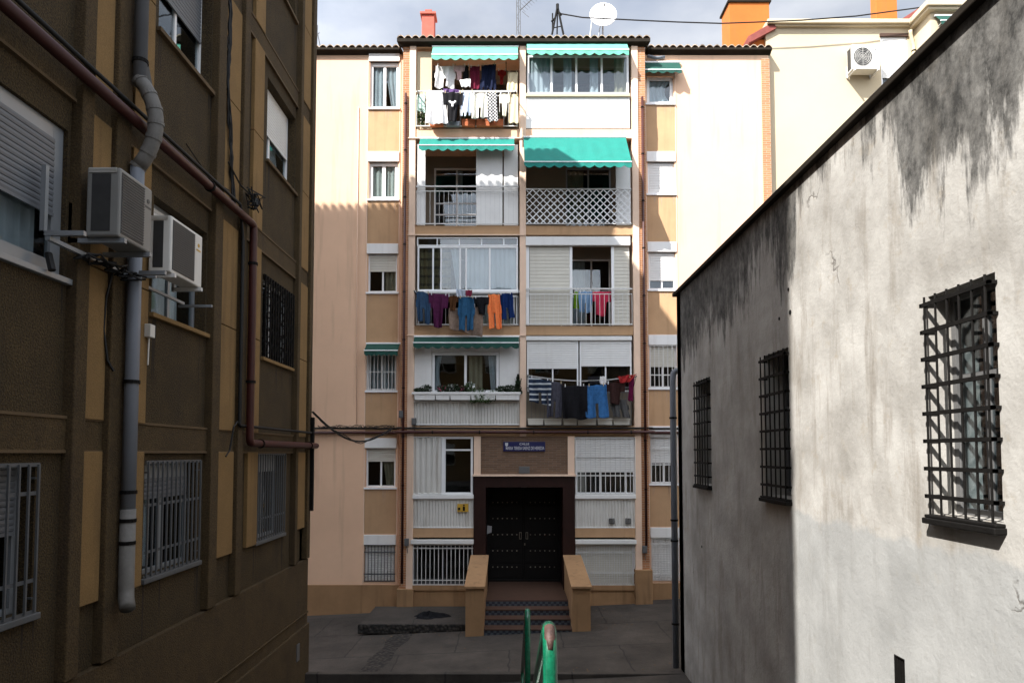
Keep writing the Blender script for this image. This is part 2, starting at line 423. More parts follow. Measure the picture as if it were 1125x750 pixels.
    crack = ramp(vo.outputs['Distance'], .0, .006, (1, 1, 1), (0, 0, 0))
    crack = math_('MULTIPLY', crack, ramp(noise(1.1, (1, 1, 1), 2, .5, (7, 7, 7)), .66, .72))
    col = mixc(math_('MULTIPLY', crack, .8), col, (.06, .05, .04))
    # wall darkens towards its foot
    low = ramp(math_('ADD', sp.outputs[2], math_('MULTIPLY', fine, 1.2)), .6, 1.9, (1, 1, 1), (0, 0, 0))
    col = mixc(math_('MULTIPLY', low, .75), col, (.10, .09, .075))
    l(col, bs.inputs['Base Color'])
    hb = math_('ADD', noise(22, (1, 1, 1), 6, .6), math_('MULTIPLY', noise(2.2, (1, 1, 1), 5, .55, (4, 4, 4)), 3.0))
    hb = math_('SUBTRACT', hb, math_('MULTIPLY', crack, 1.0))
    bp = n.new('ShaderNodeBump'); bp.inputs['Strength'].default_value = .30; bp.inputs['Distance'].default_value = .018
    l(hb, bp.inputs['Height']); l(bp.outputs[0], bs.inputs['Normal'])
    return m
M['stain'] = stained_wall_mat()

def ground_mat():
    m = bpy.data.materials.new('worn_concrete'); m.use_nodes = True
    t = m.node_tree; n = t.nodes; l = t.links.new; bs = n['Principled BSDF']; bs.inputs['Roughness'].default_value = .85
    g = n.new('ShaderNodeNewGeometry')
    a = n.new('ShaderNodeTexNoise'); a.inputs['Scale'].default_value = .9; a.inputs['Detail'].default_value = 10; a.inputs['Roughness'].default_value = .7
    l(g.outputs['Position'], a.inputs['Vector'])
    r = n.new('ShaderNodeValToRGB'); r.color_ramp.elements[0].position = .34; r.color_ramp.elements[1].position = .66
    r.color_ramp.elements[0].color = (.018, .0145, .011, 1); r.color_ramp.elements[1].color = (.060, .050, .041, 1)
    l(a.outputs['Fac'], r.inputs[0])
    b = n.new('ShaderNodeTexBrick'); b.inputs['Scale'].default_value = 1; b.inputs['Brick Width'].default_value = 2.4; b.inputs['Row Height'].default_value = 1.9
    b.inputs['Mortar Size'].default_value = .02; b.inputs['Color1'].default_value = (1, 1, 1, 1); b.inputs['Color2'].default_value = (.8, .8, .8, 1); b.inputs['Mortar'].default_value = (.3, .3, .3, 1)
    b.inputs['Mortar Smooth'].default_value = .4
    w = n.new('ShaderNodeVectorMath'); w.operation = 'MULTIPLY_ADD'; w.inputs[1].default_value = (.12, .12, 0)
    nn = n.new('ShaderNodeTexNoise'); nn.inputs['Scale'].default_value = 3; nn.inputs['Detail'].default_value = 6
    l(g.outputs['Position'], nn.inputs['Vector']); l(nn.outputs['Color'], w.inputs[0]); l(g.outputs['Position'], w.inputs[2]); l(w.outputs[0], b.inputs['Vector'])
    mu = n.new('ShaderNodeMix'); mu.data_type = 'RGBA'; mu.blend_type = 'MULTIPLY'; mu.inputs[0].default_value = 1
    l(r.outputs[0], mu.inputs[6]); l(b.outputs['Color'], mu.inputs[7]); l(mu.outputs[2], bs.inputs['Base Color'])
    nb = n.new('ShaderNodeTexNoise'); nb.inputs['Scale'].default_value = 40; nb.inputs['Detail'].default_value = 6; l(g.outputs['Position'], nb.inputs['Vector'])
    bp = n.new('ShaderNodeBump'); bp.inputs['Strength'].default_value = .5; bp.inputs['Distance'].default_value = .02
    l(nb.outputs['Fac'], bp.inputs['Height']); l(bp.outputs[0], bs.inputs['Normal'])
    return m
M['ground'] = ground_mat()

def cobble_mat():
    m = bpy.data.materials.new('broken_setts'); m.use_nodes = True
    t = m.node_tree; n = t.nodes; l = t.links.new; bs = n['Principled BSDF']; bs.inputs['Roughness'].default_value = .9
    g = n.new('ShaderNodeNewGeometry'); v = n.new('ShaderNodeTexVoronoi'); v.inputs['Scale'].default_value = 12; v.feature = 'F1'
    l(g.outputs['Position'], v.inputs['Vector'])
    r = n.new('ShaderNodeValToRGB'); r.color_ramp.elements[0].position = .15; r.color_ramp.elements[1].position = .6
    r.color_ramp.elements[0].color = (.045, .037, .029, 1); r.color_ramp.elements[1].color = (.006, .005, .004, 1)
    l(v.outputs['Distance'], r.inputs[0]); l(r.outputs[0], bs.inputs['Base Color'])
    bp = n.new('ShaderNodeBump'); bp.inputs['Strength'].default_value = 1; bp.inputs['Distance'].default_value = .03; bp.invert = True
    l(v.outputs['Distance'], bp.inputs['Height']); l(bp.outputs[0], bs.inputs['Normal'])
    return m
M['cobble'] = cobble_mat()

def check_mat():
    m = bpy.data.materials.new('patterned_riser_tile'); m.use_nodes = True
    t = m.node_tree; n = t.nodes; l = t.links.new; bs = n['Principled BSDF']; bs.inputs['Roughness'].default_value = .4
    g = n.new('ShaderNodeNewGeometry'); v = n.new('ShaderNodeTexChecker'); v.inputs['Scale'].default_value = 14
    a = n.new('ShaderNodeVectorMath'); a.operation = 'ADD'; a.inputs[1].default_value = (.013, .011, .017)
    l(g.outputs['Position'], a.inputs[0]); l(a.outputs[0], v.inputs['Vector'])
    v.inputs[1].default_value = (.07, .085, .10, 1); v.inputs[2].default_value = (.020, .022, .035, 1); l(v.outputs[0], bs.inputs['Base Color'])
    return m
M['check'] = check_mat()

def cloth_mat(name, col, stripes=None, rough=.9, kind='stripe', scale=9):
    if max(col) < .5: col = tuple(x * .62 for x in col)
    m = mat(name, col, rough, .30 if max(col) < .5 else .08, 9, .35, 45, spec=.12, speck=.10)
    if stripes:
        t = m.node_tree; n = t.nodes; l = t.links.new; bs = n['Principled BSDF']
        c = n.new('ShaderNodeTexCoord')
        if kind == 'check':
            w = n.new('ShaderNodeTexChecker'); w.inputs['Scale'].default_value = scale
            ad = n.new('ShaderNodeVectorMath'); ad.operation = 'MULTIPLY'; ad.inputs[1].default_value = (1, 0, 1); l(c.outputs['Object'], ad.inputs[0]); l(ad.outputs[0], w.inputs['Vector'])
            fac = w.outputs['Fac']
        else:
            w = n.new('ShaderNodeTexWave'); w.inputs['Scale'].default_value = scale; w.bands_direction = 'Z' if kind == 'stripe' else 'X'
            l(c.outputs['Object'], w.inputs['Vector']); r = n.new('ShaderNodeValToRGB'); r.color_ramp.elements[0].position = .72; r.color_ramp.elements[1].position = .8
            l(w.outputs['Fac'], r.inputs[0]); fac = r.outputs[0]
        k = n.new('ShaderNodeMix'); k.data_type = 'RGBA'; l(fac, k.inputs[0])
        old = bs.inputs['Base Color'].links[0].from_socket; l(old, k.inputs[6]); k.inputs[7].default_value = stripes + (1,); l(k.outputs[2], bs.inputs['Base Color'])
    return m
M['plaid'] = cloth_mat('plaid_curtain', (.34, .26, .13), (.09, .07, .04), kind='stripe', scale=1.3)
# ================================================================== THE GROUND
def gz(x): return .02 + .045 * max(-8, min(8, x))
g = MB()
xs = [-60, -30, -8] + [i * .5 - 7.5 for i in range(31)] + [8, 30, 60]
ys = [-40, -10, 0, 5, 9] + [10 + i * .5 for i in range(22)] + [25, 40, 60, 300]
vv = [(x, y, gz(x)) for y in ys for x in xs]
g.add(vv, [(j * len(xs) + i, j * len(xs) + i + 1, (j + 1) * len(xs) + i + 1, (j + 1) * len(xs) + i) for j in range(len(ys) - 1) for i in range(len(xs) - 1)])
tag(g.build('ground', M['ground'], origin=(0, 15, 0)), kind='structure')

d = MB()          # worn gutter of setts running to the block
pts = []
for i in range(15):
    y = 12.6 + i * .46; xc = -3.05 + i * .043
    pts += [(xc - .22 + .05 * math.sin(i * 2.1), y, gz(xc - .2) + .006), (xc + .22 + .05 * math.sin(i * 1.7), y, gz(xc + .2) + .006)]
d.add(pts, [(2 * i, 2 * i + 1, 2 * i + 3, 2 * i + 2) for i in range(14)])
tag(d.build('drain_channel', M['cobble']), kind='structure')
k = MB(); k.box(-3.75, -1.12, 17.05, 18.98, -.1, .115); k.bev = .015
tag(k.build('pavement', M['ground']), kind='structure')
k = MB(); k.box(-3.78, -1.12, 16.93, 17.05, -.1, .125); k.bev = .02
tag(k.build('kerb', M['cobble']), kind='structure')
k = MB(); k.box(-3.9, 3.2, 13.05, 13.2, -.3, .17); k.bev = .015
tag(k.build('kerb', M['ground']), kind='structure')

# stairs the photographer stands on
s = MB()
s.box(-3.98, 3.2, -6, 2.7, -.3, 2.6)
y, z = 2.7, 2.6
for i in range(4): z -= .15; s.box(-3.98, 3.2, y, y + .3, -.3, z); y += .3
s.box(-3.98, 3.2, y, 6.1, -.3, z - .15); z -= .15; y = 6.1
for i in range(12):
    z -= .145; s.box(-3.98, 3.2, y, y + .3, -.3, z); y += .3
s.bev = .01
st = s.build('stairs', M['ground']); tag(st, kind='structure')

def rail(X, Y, z0, ztop, r, label, end):
    t = thing('handrail', (X, Y, z0), label, 'handrail', 'green handrails down the middle of the steps')
    a = MB(); a.smooth = True
    p = [(X, Y, z0), (X, Y, ztop - .09), (X, Y + .02, ztop - .045), (X, Y + .055, ztop - .012), (X, Y + .10, ztop - .012)]
    a.tube([(X, Y, z0)] + p[1:] , r, 12)
    a.build('post', M['green'], t)
    b = MB(); b.smooth = True
    b.tube([(X, Y + .09, ztop - .012), (X, Y + .15, ztop - .035), (X, Y + end, ztop - .035 - (end - .15) * .5)], r * .96, 12)
    b.tube([(X, Y + end - .03, z0 - end * .5 - .25), (X, Y + end - .03, ztop - .035 - (end - .17) * .5)], r * .9, 10)
    b.build('rail', M['green'], t)
    if r < .0255: return
    c = MB(); c.smooth = True
    q = [(X, Y - .012, ztop - .062), (X, Y + .018, ztop - .03), (X, Y + .05, ztop - .002), (X, Y + .085, ztop - .004)]
    c.tube(q, [r * .3, r * .80, r * .80, r * .3], 10)
    c.build('worn_patch', M['rust'], t)
rail(.135, 2.45, 2.6, 3.672, .026, 'green painted steel handrail with worn rusty tip, nearest the camera', 1.5)
rail(.135, 6.0, 1.85, 2.93, .025, 'thin dark green handrail post further down, left of the rusty tipped one', 3.0)

# ================================================================== WINDOW BUILDER
def window(parent, fn, u0, u1, z0, z1, n=-.10, mull=(.5,), fw=.05, fmat='pvc', shutter=0, smat='wshut', box=0,
           curtain=None, grille=None, sill='pvc', pane=True, transom=None, gn=.03, gmat='steelw', pitch=.11, hbars=(.3, .7), wb=None, cn=.12):
    f = MB(fn); f.frame(u0, u1, z0, z1, fw, n - .05, n)
    if box: f.box(u0 + fw, u1 - fw, n - .05, n + .02, z1 - box, z1 - fw)
    zt = z1 - (box or fw)
    for m_ in mull: f.box(u0 + (u1 - u0) * m_ - fw * .5, u0 + (u1 - u0) * m_ + fw * .5, n - .045, n - .005, z0 + fw, zt)
    if transom:
        for tt in (transom if isinstance(transom, tuple) else (transom,)):
            edges = [u0 + fw] + [u0 + (u1 - u0) * m_ for m_ in mull] + [u1 - fw]
            for a, b in zip(edges[:-1], edges[1:]):
                a2 = a + (fw * .5 if a != u0 + fw else 0); b2 = b - (fw * .5 if b != u1 - fw else 0)
                f.box(a2, b2, n - .043, n - .007, z0 + (z1 - z0) * tt - fw * .4, z0 + (z1 - z0) * tt + fw * .4)
    f.bev = .004
    w = f.build('window', M[fmat], parent)
    if pane:
        p = MB(fn); p.box(u0 + fw, u1 - fw, n - .030, n - .024, z0 + fw, zt); p.build('pane', M['glass'], w)
    if shutter:
        zz = zt - (zt - z0 - fw) * shutter
        h = MB(fn); h.ribs(u0 + fw, u1 - fw, zz, zt, n + .004, .012, .05, True)
        h.box(u0 + fw, u1 - fw, n + .002, n + .022, zz - .03, zz); h.build('shutter', M[smat], w)
    if curtain:
        for (a, b, mt, ga, sdv) in curtain:
            c = MB(fn); c.curtain(u0 + (u1 - u0) * a, u0 + (u1 - u0) * b, z0 + fw, z1 - fw, n - cn, .03, .14, ga, sdv); c.build('curtain', M[mt], w)
    if sill:
        q = MB(fn); q.box(u0 - .05, u1 + .05, n - .02, .055, z0 - .055, z0 - .002); q.bev = .006; q.build('sill', M[sill], w)
    if grille:
        h = MB(fn); r = .009 if grille != 'heavy' else .012
        k = max(3, round((u1 - u0) / pitch))
        for i in range(k + 1):
            uu = u0 + .01 + (u1 - u0 - .02) * i / k
            h.box(uu - r, uu + r, gn, gn + 2 * r, z0 + .01, z1 - .01)
        for t_ in (0.01,) + tuple(hbars) + (.99,):
            zz = z0 + (z1 - z0) * t_
            h.box(u0 - .02, u1 + .02, gn - .006, gn - .001, zz - .016, zz + .016)
        for t_ in (.1, .9):
            for uu in (u0 + .02, u1 - .02):
                h.box(uu - .008, uu + .008, -.02, gn - .006, z0 + (z1 - z0) * t_ - .008, z0 + (z1 - z0) * t_ + .008)
        h.build('grille', M[gmat], w)
    return w

# ================================================================== THE APARTMENT BLOCK ACROSS THE END
FY, WY_, BY = 19.0, 19.42, 20.2
FF, FW, FB = front(FY), front(WY_), front(BY)
block = thing('apartment_block', (0, FY, 0), 'peach rendered apartment block with stacked balconies closing the end of the alley', 'building')
EAVE = 15.95
def fbox(mb, x0, y0, x1, y1, n0, n1, Y=FY):
    yy = (y0 + y1) / 2
    a, b = fr(x0, yy, Y - n1)[0], fr(x1, yy, Y - n1)[0]
    mb.box(a, b, n0, n1, zf(y1, Y - n1), zf(y0, Y - n1)); return mb
CL = (-2.92, -2.74); CM = (.217, .396); CR = (3.41, 3.59)
slabs = [(142, 152), (248, 258), (358, 368), (468, 479)]
SZ = [(zf(b), zf(a)) for a, b in slabs]           # (bottom, top) of each slab front
TOPB = zf(52)
# columns
for (a, b) in (CL, CR):
    c = MB(FF); c.box(a, b, -1.2, .03, -.1, EAVE); c.bev = .008; c.build('column', M['column'], block)
c = MB(FF); c.box(CM[0], CM[1], -1.2, .03, SZ[3][0], EAVE); c.bev = .008; c.build('column', M['column'], block)
DX0, DX1 = -1.06, 1.74
for (a, b) in ((DX0, DX0 + .19), (DX1 - .19, DX1)):
    c = MB(FF); c.box(a, b, -.3, .03, zf(521), SZ[3][0]); c.build('column', M['column'], block)
# brick flanks of the projecting bay
for (a, b) in ((-3.11, -2.92), (3.59, 3.80)):
    c = MB(FF); c.box(a, b, -7, .0, -.1, EAVE); c.build('brick_flank', M['brick'], block)
# slabs
for (z0, z1) in SZ + [(TOPB, EAVE)]:
    for (a, b) in ((CL[1], CM[0]), (CM[1], CR[0])):
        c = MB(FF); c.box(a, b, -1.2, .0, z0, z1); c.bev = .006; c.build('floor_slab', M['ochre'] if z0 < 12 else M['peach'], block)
S1 = (zf(590), zf(580))
for (a, b) in ((CL[1], DX0), (DX1, CR[0])):
    c = MB(FF); c.box(a, b, -1.2, .0, *S1); c.build('floor_slab', M['ochre'], block)
    c = MB(FF); c.box(a, b, -.25, -.02, -.1, zf(648)); c.build('plinth', M['ochrel'], block); c = MB(FF); c.box(a, b, -.3, .02, zf(648), zf(643)); c.build('plinth_ledge', M['ochrel'], block)
for (a, b, t_) in ((-3.16, -2.70, 646), (3.38, 3.86, 625)):
    c = MB(FF); c.box(a, b, -.2, .10, -.1, zf(t_)); c.bev = .015; c.build('pier_foot', M['ochrel'], block)
# thin ledge lines under balconies
for (z0, z1) in SZ[:3]:
    c = MB(FF); c.box(CL[0] - .02, CM[1], .03, .06, z0 - .03, z0); c.build('ledge', M['column'], block)

# wall behind the balconies, an opening in each cell, and dark rooms behind
rows = [(SZ[0][1], TOPB), (SZ[1][1], SZ[0][0]), (SZ[2][1], SZ[1][0]), (SZ[3][1], SZ[2][0]), (S1[1], SZ[3][0])]
cells_L = (CL[1], CM[0]); cells_R = (CM[1], CR[0])
# row, side, u0, u1 of the back opening
bo = {('L', 0): (-2.45, .15), ('R', 0): (.6, 3.2), ('L', 1): (-2.35, -.98), ('R', 1): (1.62, 2.98), ('L', 2): (-2.5, 0), ('R', 2): (1.45, 2.95),
      ('L', 3): (-2.5, 0), ('R', 3): (.6, 3.2)}
holes = []
for (sd_, i), (a, b) in bo.items():
    z0, z1 = rows[i]; holes.append((a, b, z0 + (.02 if i in (1, 2) else .6), z1 - .35))
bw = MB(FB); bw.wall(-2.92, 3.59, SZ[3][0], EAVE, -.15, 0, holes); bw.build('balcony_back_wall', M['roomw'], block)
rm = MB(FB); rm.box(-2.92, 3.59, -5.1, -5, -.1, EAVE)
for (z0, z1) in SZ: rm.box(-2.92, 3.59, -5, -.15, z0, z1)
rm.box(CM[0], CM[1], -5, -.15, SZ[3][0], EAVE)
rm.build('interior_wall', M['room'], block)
# door wall and lower rooms
lw = MB(FF); lw.wall(DX0, DX1, -.1, SZ[3][0], -1.25, -1.2, ()); 
lw = MB(FF)
# portal: brown stone lining
PT = zf(523)
po = MB(FF)
po.box(DX0, DX0 + .33, -1.2, .05, -.1, PT); po.box(DX1 - .33, DX1, -1.2, .05, -.1, PT)
po.box(DX0 + .33, DX1 - .33, -1.2, .045, zf(535), PT); po.build('portal', M['marble'], block)
po = MB(FF); po.box(DX0 - .03, DX1 + .03, -.2, .10, PT, PT + .055); po.bev = .006; po.build('portal_ledge', M['column'], block)
po = MB(FF); po.box(DX0 + .19, DX1 - .19, -.2, .0, PT + .055, SZ[3][0]); po.build('brick_panel', M['brickd'], block)
# landing, steps, parapets
LZ = .57; PX0, PX1 = -.667, 1.43
la = MB(); la.box(PX0, PX1, 17.6, 20.25, -.1, LZ)
la.build('landing', M['step'], block)
for i in range(3):
    y0 = 16.42 + i * .393; tt = (i + 1) * LZ / 4
    r_ = MB(); r_.box(PX0, PX1, y0 + .02, 17.6, -.1 + tt * 0, tt - .02 - i * .0001); r_.build('riser', M['check'], block)
    r_ = MB(); r_.box(PX0, PX1, y0, y0 + .40, tt - .03, tt + .001 * i); r_.bev = .006; r_.build('tread', M['step'], block)
r_ = MB(); r_.box(PX0, PX1, 17.585, 17.60, LZ * .75, LZ - .03); r_.build('riser', M['check'], block)
for (a, b) in ((-1.105, PX0), (PX1, 1.867)):
    p_ = MB(); za, zb = 1.10, 1.46
    def pris(mb, a, b, y0, y1, zb0, za, zb):
        mb.add([(a, y0, zb0), (b, y0, zb0), (b, y1, zb0), (a, y1, zb0), (a, y0, za), (b, y0, za), (b, y1, zb), (a, y1, zb)],
               [(0, 3, 2, 1), (4, 5, 6, 7), (0, 1, 5, 4), (1, 2, 6, 5), (2, 3, 7, 6), (3, 0, 4, 7)])
    pris(p_, a, b, 16.4, 18.94, -.1, za, zb); p_.bev = .01
    pp = p_.build('stair_parapet', M['ochrel'], block)
    c_ = MB(); c_.add([(a - .03, 16.34, za + .0), (b + .03, 16.34, za), (b + .03, 18.945, zb), (a - .03, 18.945, zb),
                       (a - .03, 16.34, za + .06), (b + .03, 16.34, za + .06), (b + .03, 18.945, zb + .06), (a - .03, 18.945, zb + .06)],
                      [(0, 3, 2, 1), (4, 5, 6, 7), (0, 1, 5, 4), (1, 2, 6, 5), (2, 3, 7, 6), (3, 0, 4, 7)])
    c_.bev = .008; c_.build('coping', M['ochrel'], pp)
# entrance door
DZ1 = zf(536, BY)
dl, dr = DX0 + .33, DX1 - .33; dm = (dl + dr) / 2
do = MB(FB); do.frame(dl, dr, LZ, DZ1 + .15, .06, .0, .06)
for (a, b) in ((dl + .06, dm - .005), (dm + .005, dr - .06)):
    do.box(a, b, -.02, .03, LZ, DZ1)
    for j in range(6):
        h = (DZ1 - LZ - .15) / 6; z0 = LZ + .12 + j * h
        do.box(a + .05, b - .05, .03, .042, z0, z0 + h - .05)
do.bev = .004
door = do.build('entrance_door', M['doorw'], block)
sb = MB(FB)
for (a, b) in ((dl + .17, dm - .2), (dm + .2, dr - .17)):
    for j in range(5):
        z0 = LZ + .42 + j * .47
        for q in range(6):
            uu = a + (b - a) * q / 5
            sb.box(uu - .017, uu + .017, .04, .058, z0 - .017, z0 + .017)
sb.bev = .008; sb.build('studs', M['stud'], door)
hb = MB(FB); hb.frame(dm - .13, dm - .06, 1.80, 2.0, .014, .03, .06); hb.frame(dm + .06, dm + .13, 1.80, 2.0, .014, .03, .06); hb.box(dm + .02, dm + .05, .03, .05, 1.62, 1.68); hb.build('handle', M['stud'], door)
tb = MB(FB); tb.add([(dl - .01, .062, 1.95), (dl + .13, .062, 2.0), (dl + .14, .062, 2.18), (dl + .01, .062, 2.2), (dl - .0, .066, 1.95), (dl + .13, .066, 2.0), (dl + .14, .066, 2.18), (dl + .01, .066, 2.2)],
              [(0, 1, 2, 3), (7, 6, 5, 4), (0, 4, 5, 1), (1, 5, 6, 2), (2, 6, 7, 3), (3, 7, 4, 0)])
tag(tb.build('paper_notice', M['signwhite']), 'small torn white paper stuck beside the left edge of the dark door', 'notice')
dc = MB(FF); dc.box(DX0, DX1, -1.3, -1.2, DZ1 + .15, SZ[3][0]); dc.box(DX0, dl, -1.3, -1.2, -.1, DZ1 + .15); dc.box(dr, DX1, -1.3, -1.2, -.1, DZ1 + .15); dc.build('inner_wall', M['marble'], block)
# lower cells
for (a, b) in ((CL[1], DX0), (DX1, CR[0])):
    q = MB(FF); q.box(a, b, -1.3, -1.22, -.1, SZ[3][0]); q.build('inner_wall', M['room'], block)
# door ceiling lamp
q = MB(); q.smooth = True; q.tube([(dm, 19.75, DZ1 + .13), (dm, 19.75, DZ1 + .05)], [.05, .12], 14)
tag(q.build('ceiling_lamp', M['pvc']), 'small round white lamp on the ceiling over the entrance door', 'lamp')

# ---- wings
XL0, XR1 = -13.0, 7.5
LS = (402, 437); RS = (712, 745)
def wz(py): return zf(py, WY_)
def wx(px, py=360): return fr(px, py, WY_)[0]
lx0, lx1 = wx(402.5), wx(437)
rx0, rx1 = wx(712), wx(744)
lw_win = [(68, 119), (178, 219), (279, 321), (388, 429), (492, 535), (598, 638)]
rw_win = [(84, 114), (178, 213), (277, 318), (379, 426), (479, 531), (590, 637)]
hl = [(lx0 + .03, lx1 - .03, wz(b), wz(a)) for a, b in lw_win]
hl += [(XL0 + 3, XL0 + 4, z, z + 1.3) for z in (2, 5, 8, 11)]
w_ = MB(FW); w_.wall(XL0, -3.11, -.5, EAVE, -.3, 0, hl); w_.build('wing_wall', M['peach'], block)
hr = [(rx0 + .03, rx1 - .03, wz(b), wz(a)) for a, b in rw_win]
w_ = MB(FW); w_.wall(3.80, XR1, -.5, EAVE, -.3, 0, hr); w_.build('wing_wall', M['peach'], block)
w_ = MB(FW)
w_.box(XL0, XL0 + .3, -8, -.3, -.5, EAVE); w_.box(XR1 - .3, XR1, -8, -.3, -.5, EAVE); w_.box(XL0, XR1, -8.3, -8, -.5, EAVE)
w_.build('outer_wall', M['peach'], block)
w_ = MB(FW); w_.box(XL0 + .3, -3.11, -3.1, -3, -.5, EAVE); w_.box(3.80, XR1 - .3, -3.1, -3, -.5, EAVE)
for z in (2.0, 4.85, 7.6, 10.4, 13.1):
    w_.box(XL0 + .3, -3.11, -3, -.3, z, z + .2); w_.box(3.80, XR1 - .3, -3, -.3, z, z + .2)
w_.build('interior_wall', M['room'], block)
w_ = MB(FW); w_.box(XR1 - .22, XR1 + .01, -.1, .035, -.4, EAVE - .15); w_.build('brick_quoin', M['brick'], block)
# plinths
for q_ in ((XL0, -3.13, 642), (3.82, XR1 - .3, 640)):
    w_ = MB(FW); w_.box(q_[0], q_[1], -.1, .03, -.5, wz(q_[2])); w_.build('plinth', M['ochrel'], block)
# coloured panels between wing windows
for (x0, x1, ww) in ((lx0, lx1, lw_win), (rx0, rx1, rw_win)):
    top = [(a - (10 if i in (1, 2, 3, 4, 5) else 3)) for i, (a, b) in enumerate(ww)]
    for i in range(5):
        q = MB(FW); q.box(x0, x1, -.05, .012, wz(ww[i + 1][0] - 12), wz(ww[i][1]) - .055); q.build('panel', M['ochre'] , block)
    q = MB(FW)
    for (a, b) in ((x0 - .03, x0 - .005), (x1 + .005, x1 + .03)): q.box(a, b, -.05, .018, wz(640), EAVE - .2)
    q.build('strip_edge', M['column'], block)
# shutter boxes over windows
for i, (a, b) in enumerate(lw_win):
    if i == 3: continue
    q = MB(FW); q.box(lx0, lx1, -.1, .05, wz(a), wz(a - 11)); q.bev = .008; q.build('shutter_box', M['white'], block)
for i, (a, b) in enumerate(rw_win):
    if i in (0,): continue
    q = MB(FW); q.box(rx0, rx1, -.1, .05, wz(a), wz(a - 11)); q.bev = .008; q.build('shutter_box', M['white'], block)

A = lx0 + .03, lx1 - .03
def lwn(i, **k): return window(block, FW, A[0], A[1], wz(lw_win[i][1]), wz(lw_win[i][0]), n=-.06, **k)
lwn(0, curtain=[(.04, .5, 'lace', 0, 0), (.5, .96, 'lace', .5, 1)], box=.12, fw=.08, cn=.07)
lwn(1, curtain=[(.04, .96, 'beige', 0, 0)], fw=.10, cn=.07)
lwn(2, shutter=.42, smat='beige', curtain=[(.55, .95, 'tan', .1, 1)], cn=.07, fmat='pvc')
lwn(3, grille=True, pitch=.1, curtain=[(.05, .95, 'lace', 0, 0)], hbars=(.5,), fw=.06)
lwn(4, shutter=.30, smat='beige', curtain=[(.5, .95, 'tan', .4, 1)], cn=.07)
lwn(5, shutter=.99, smat='wshut', grille=True, pitch=.09, gmat='steelg', hbars=(.2, .8), sill=None)
B_ = rx0 + .03, rx1 - .03
def rwn(i, **k): return window(block, FW, B_[0], B_[1], wz(rw_win[i][1]), wz(rw_win[i][0]), n=-.06, **k)
rwn(0, mull=(), fw=.09, curtain=[(.1, .9, 'sky' if False else 'lace', .25, 0)], cn=.07)
rwn(1, shutter=.99)
rwn(2, shutter=.75)
rwn(3, shutter=.48, smat='beige', grille=True, gmat='steelw', hbars=(.3,), pitch=.12)
rwn(4, shutter=.55, grille=True, gmat='steelw', pitch=.12, hbars=(.4, .75))
rwn(5, shutter=.99, grille=True, gmat='steelw', pitch=.09, hbars=(.15, .85), sill=None)

# ---- roofs of barrel tile
def tile_roof(parent, x0, x1, y0, z0, run=4.0, rise=1.1, mt='tile', pitch=.21, back=4.0):
    m = MB(); per = 6; npd = int(round((x1 - x0) / pitch)); prof = []
    for i in range(npd * per + 1):
        q = i / per; w = abs(math.sin(q * math.pi)); prof.append((x0 + (x1 - x0) * i / (npd * per), .082 * w ** .8))
    nc = int(run / .4); verts = []; faces = []
    N = len(prof)
    line = []
    for c in range(nc + 1):
        t = c / nc; y = y0 + run * t; z = z0 + rise * t
        line.append((y, z + .02)); 
        if c < nc: line.append((y0 + run * (c + .98) / nc, z + rise * .98 / nc + .035))
    for (y, z) in line:
        for (x, h) in prof: verts.append((x + random.uniform(-.004, .004), y + random.uniform(-.006, .006), z + h))
    for r in range(len(line) - 1):
        for i in range(N - 1): faces.append((r * N + i, r * N + i + 1, (r + 1) * N + i + 1, (r + 1) * N + i))
    m.add(verts, faces)
    # thickness at the eave
    lo = [(x, y0, z0 + h) for x, h in prof] ; lo2 = [(x, y0 + .35, z0 + h - .0) for x, h in prof]
    m.add(lo + lo2, [(i, i + 1, N + i + 1, N + i) for i in range(N - 1)])
    up = [(x, y0, z0 + .02 + h) for x, h in prof]
    m.add(lo + up, [(i, i + 1, N + i + 1, N + i) for i in range(N - 1)])
    yb = y0 + run
    m.add([(x0, yb, z0 + rise), (x1, yb, z0 + rise), (x1, yb + back, z0), (x0, yb + back, z0)], [(0, 1, 2, 3)])
    m.add([(x0, y0 + .1, z0 - .0), (x0, yb, z0 + rise - .0), (x0, yb + back, z0)], [(0, 1, 2)])
    m.add([(x1, y0 + .1, z0 - .0), (x1, yb, z0 + rise - .0), (x1, yb + back, z0)], [(0, 1, 2)])
    return m.build('roof', M[mt], parent)
EY = 18.84
rf = tile_roof(block, -3.27, 3.93, EY, EAVE + .12, 4.0, 1.05)
sf = MB(); sf.add([(-3.27, EY, EAVE + .03), (3.93, EY, EAVE + .03), (3.80, 19.0, EAVE - .04), (-3.11, 19.0, EAVE - .04),
                   (-3.27, EY, EAVE + .12), (3.93, EY, EAVE + .12), (3.93, 19.3, EAVE + .12), (-3.27, 19.3, EAVE + .12)],
                  [(0, 1, 2, 3), (4, 7, 6, 5), (0, 4, 5, 1), (3, 2, 6, 7), (0, 3, 7, 4), (1, 5, 6, 2)])
sf.build('eave', M['gutter'], block)
for (a, b) in ((XL0, -3.27), (3.93, XR1 + .05)):
    tile_roof(block, a, b, 19.26, EAVE + .10, 3.6, .95)
    q = MB(); q.add([(a, 19.26, EAVE + .05), (b, 19.26, EAVE + .05), (b, 19.42, EAVE - .03), (a, 19.42, EAVE - .03),
                     (a, 19.26, EAVE + .11), (b, 19.26, EAVE + .11), (b, 19.8, EAVE + .11), (a, 19.8, EAVE + .11)],
                    [(0, 1, 2, 3), (4, 7, 6, 5), (0, 4, 5, 1), (3, 2, 6, 7), (0, 3, 7, 4), (1, 5, 6, 2)])
    q.build('eave', M['gutter'], block)
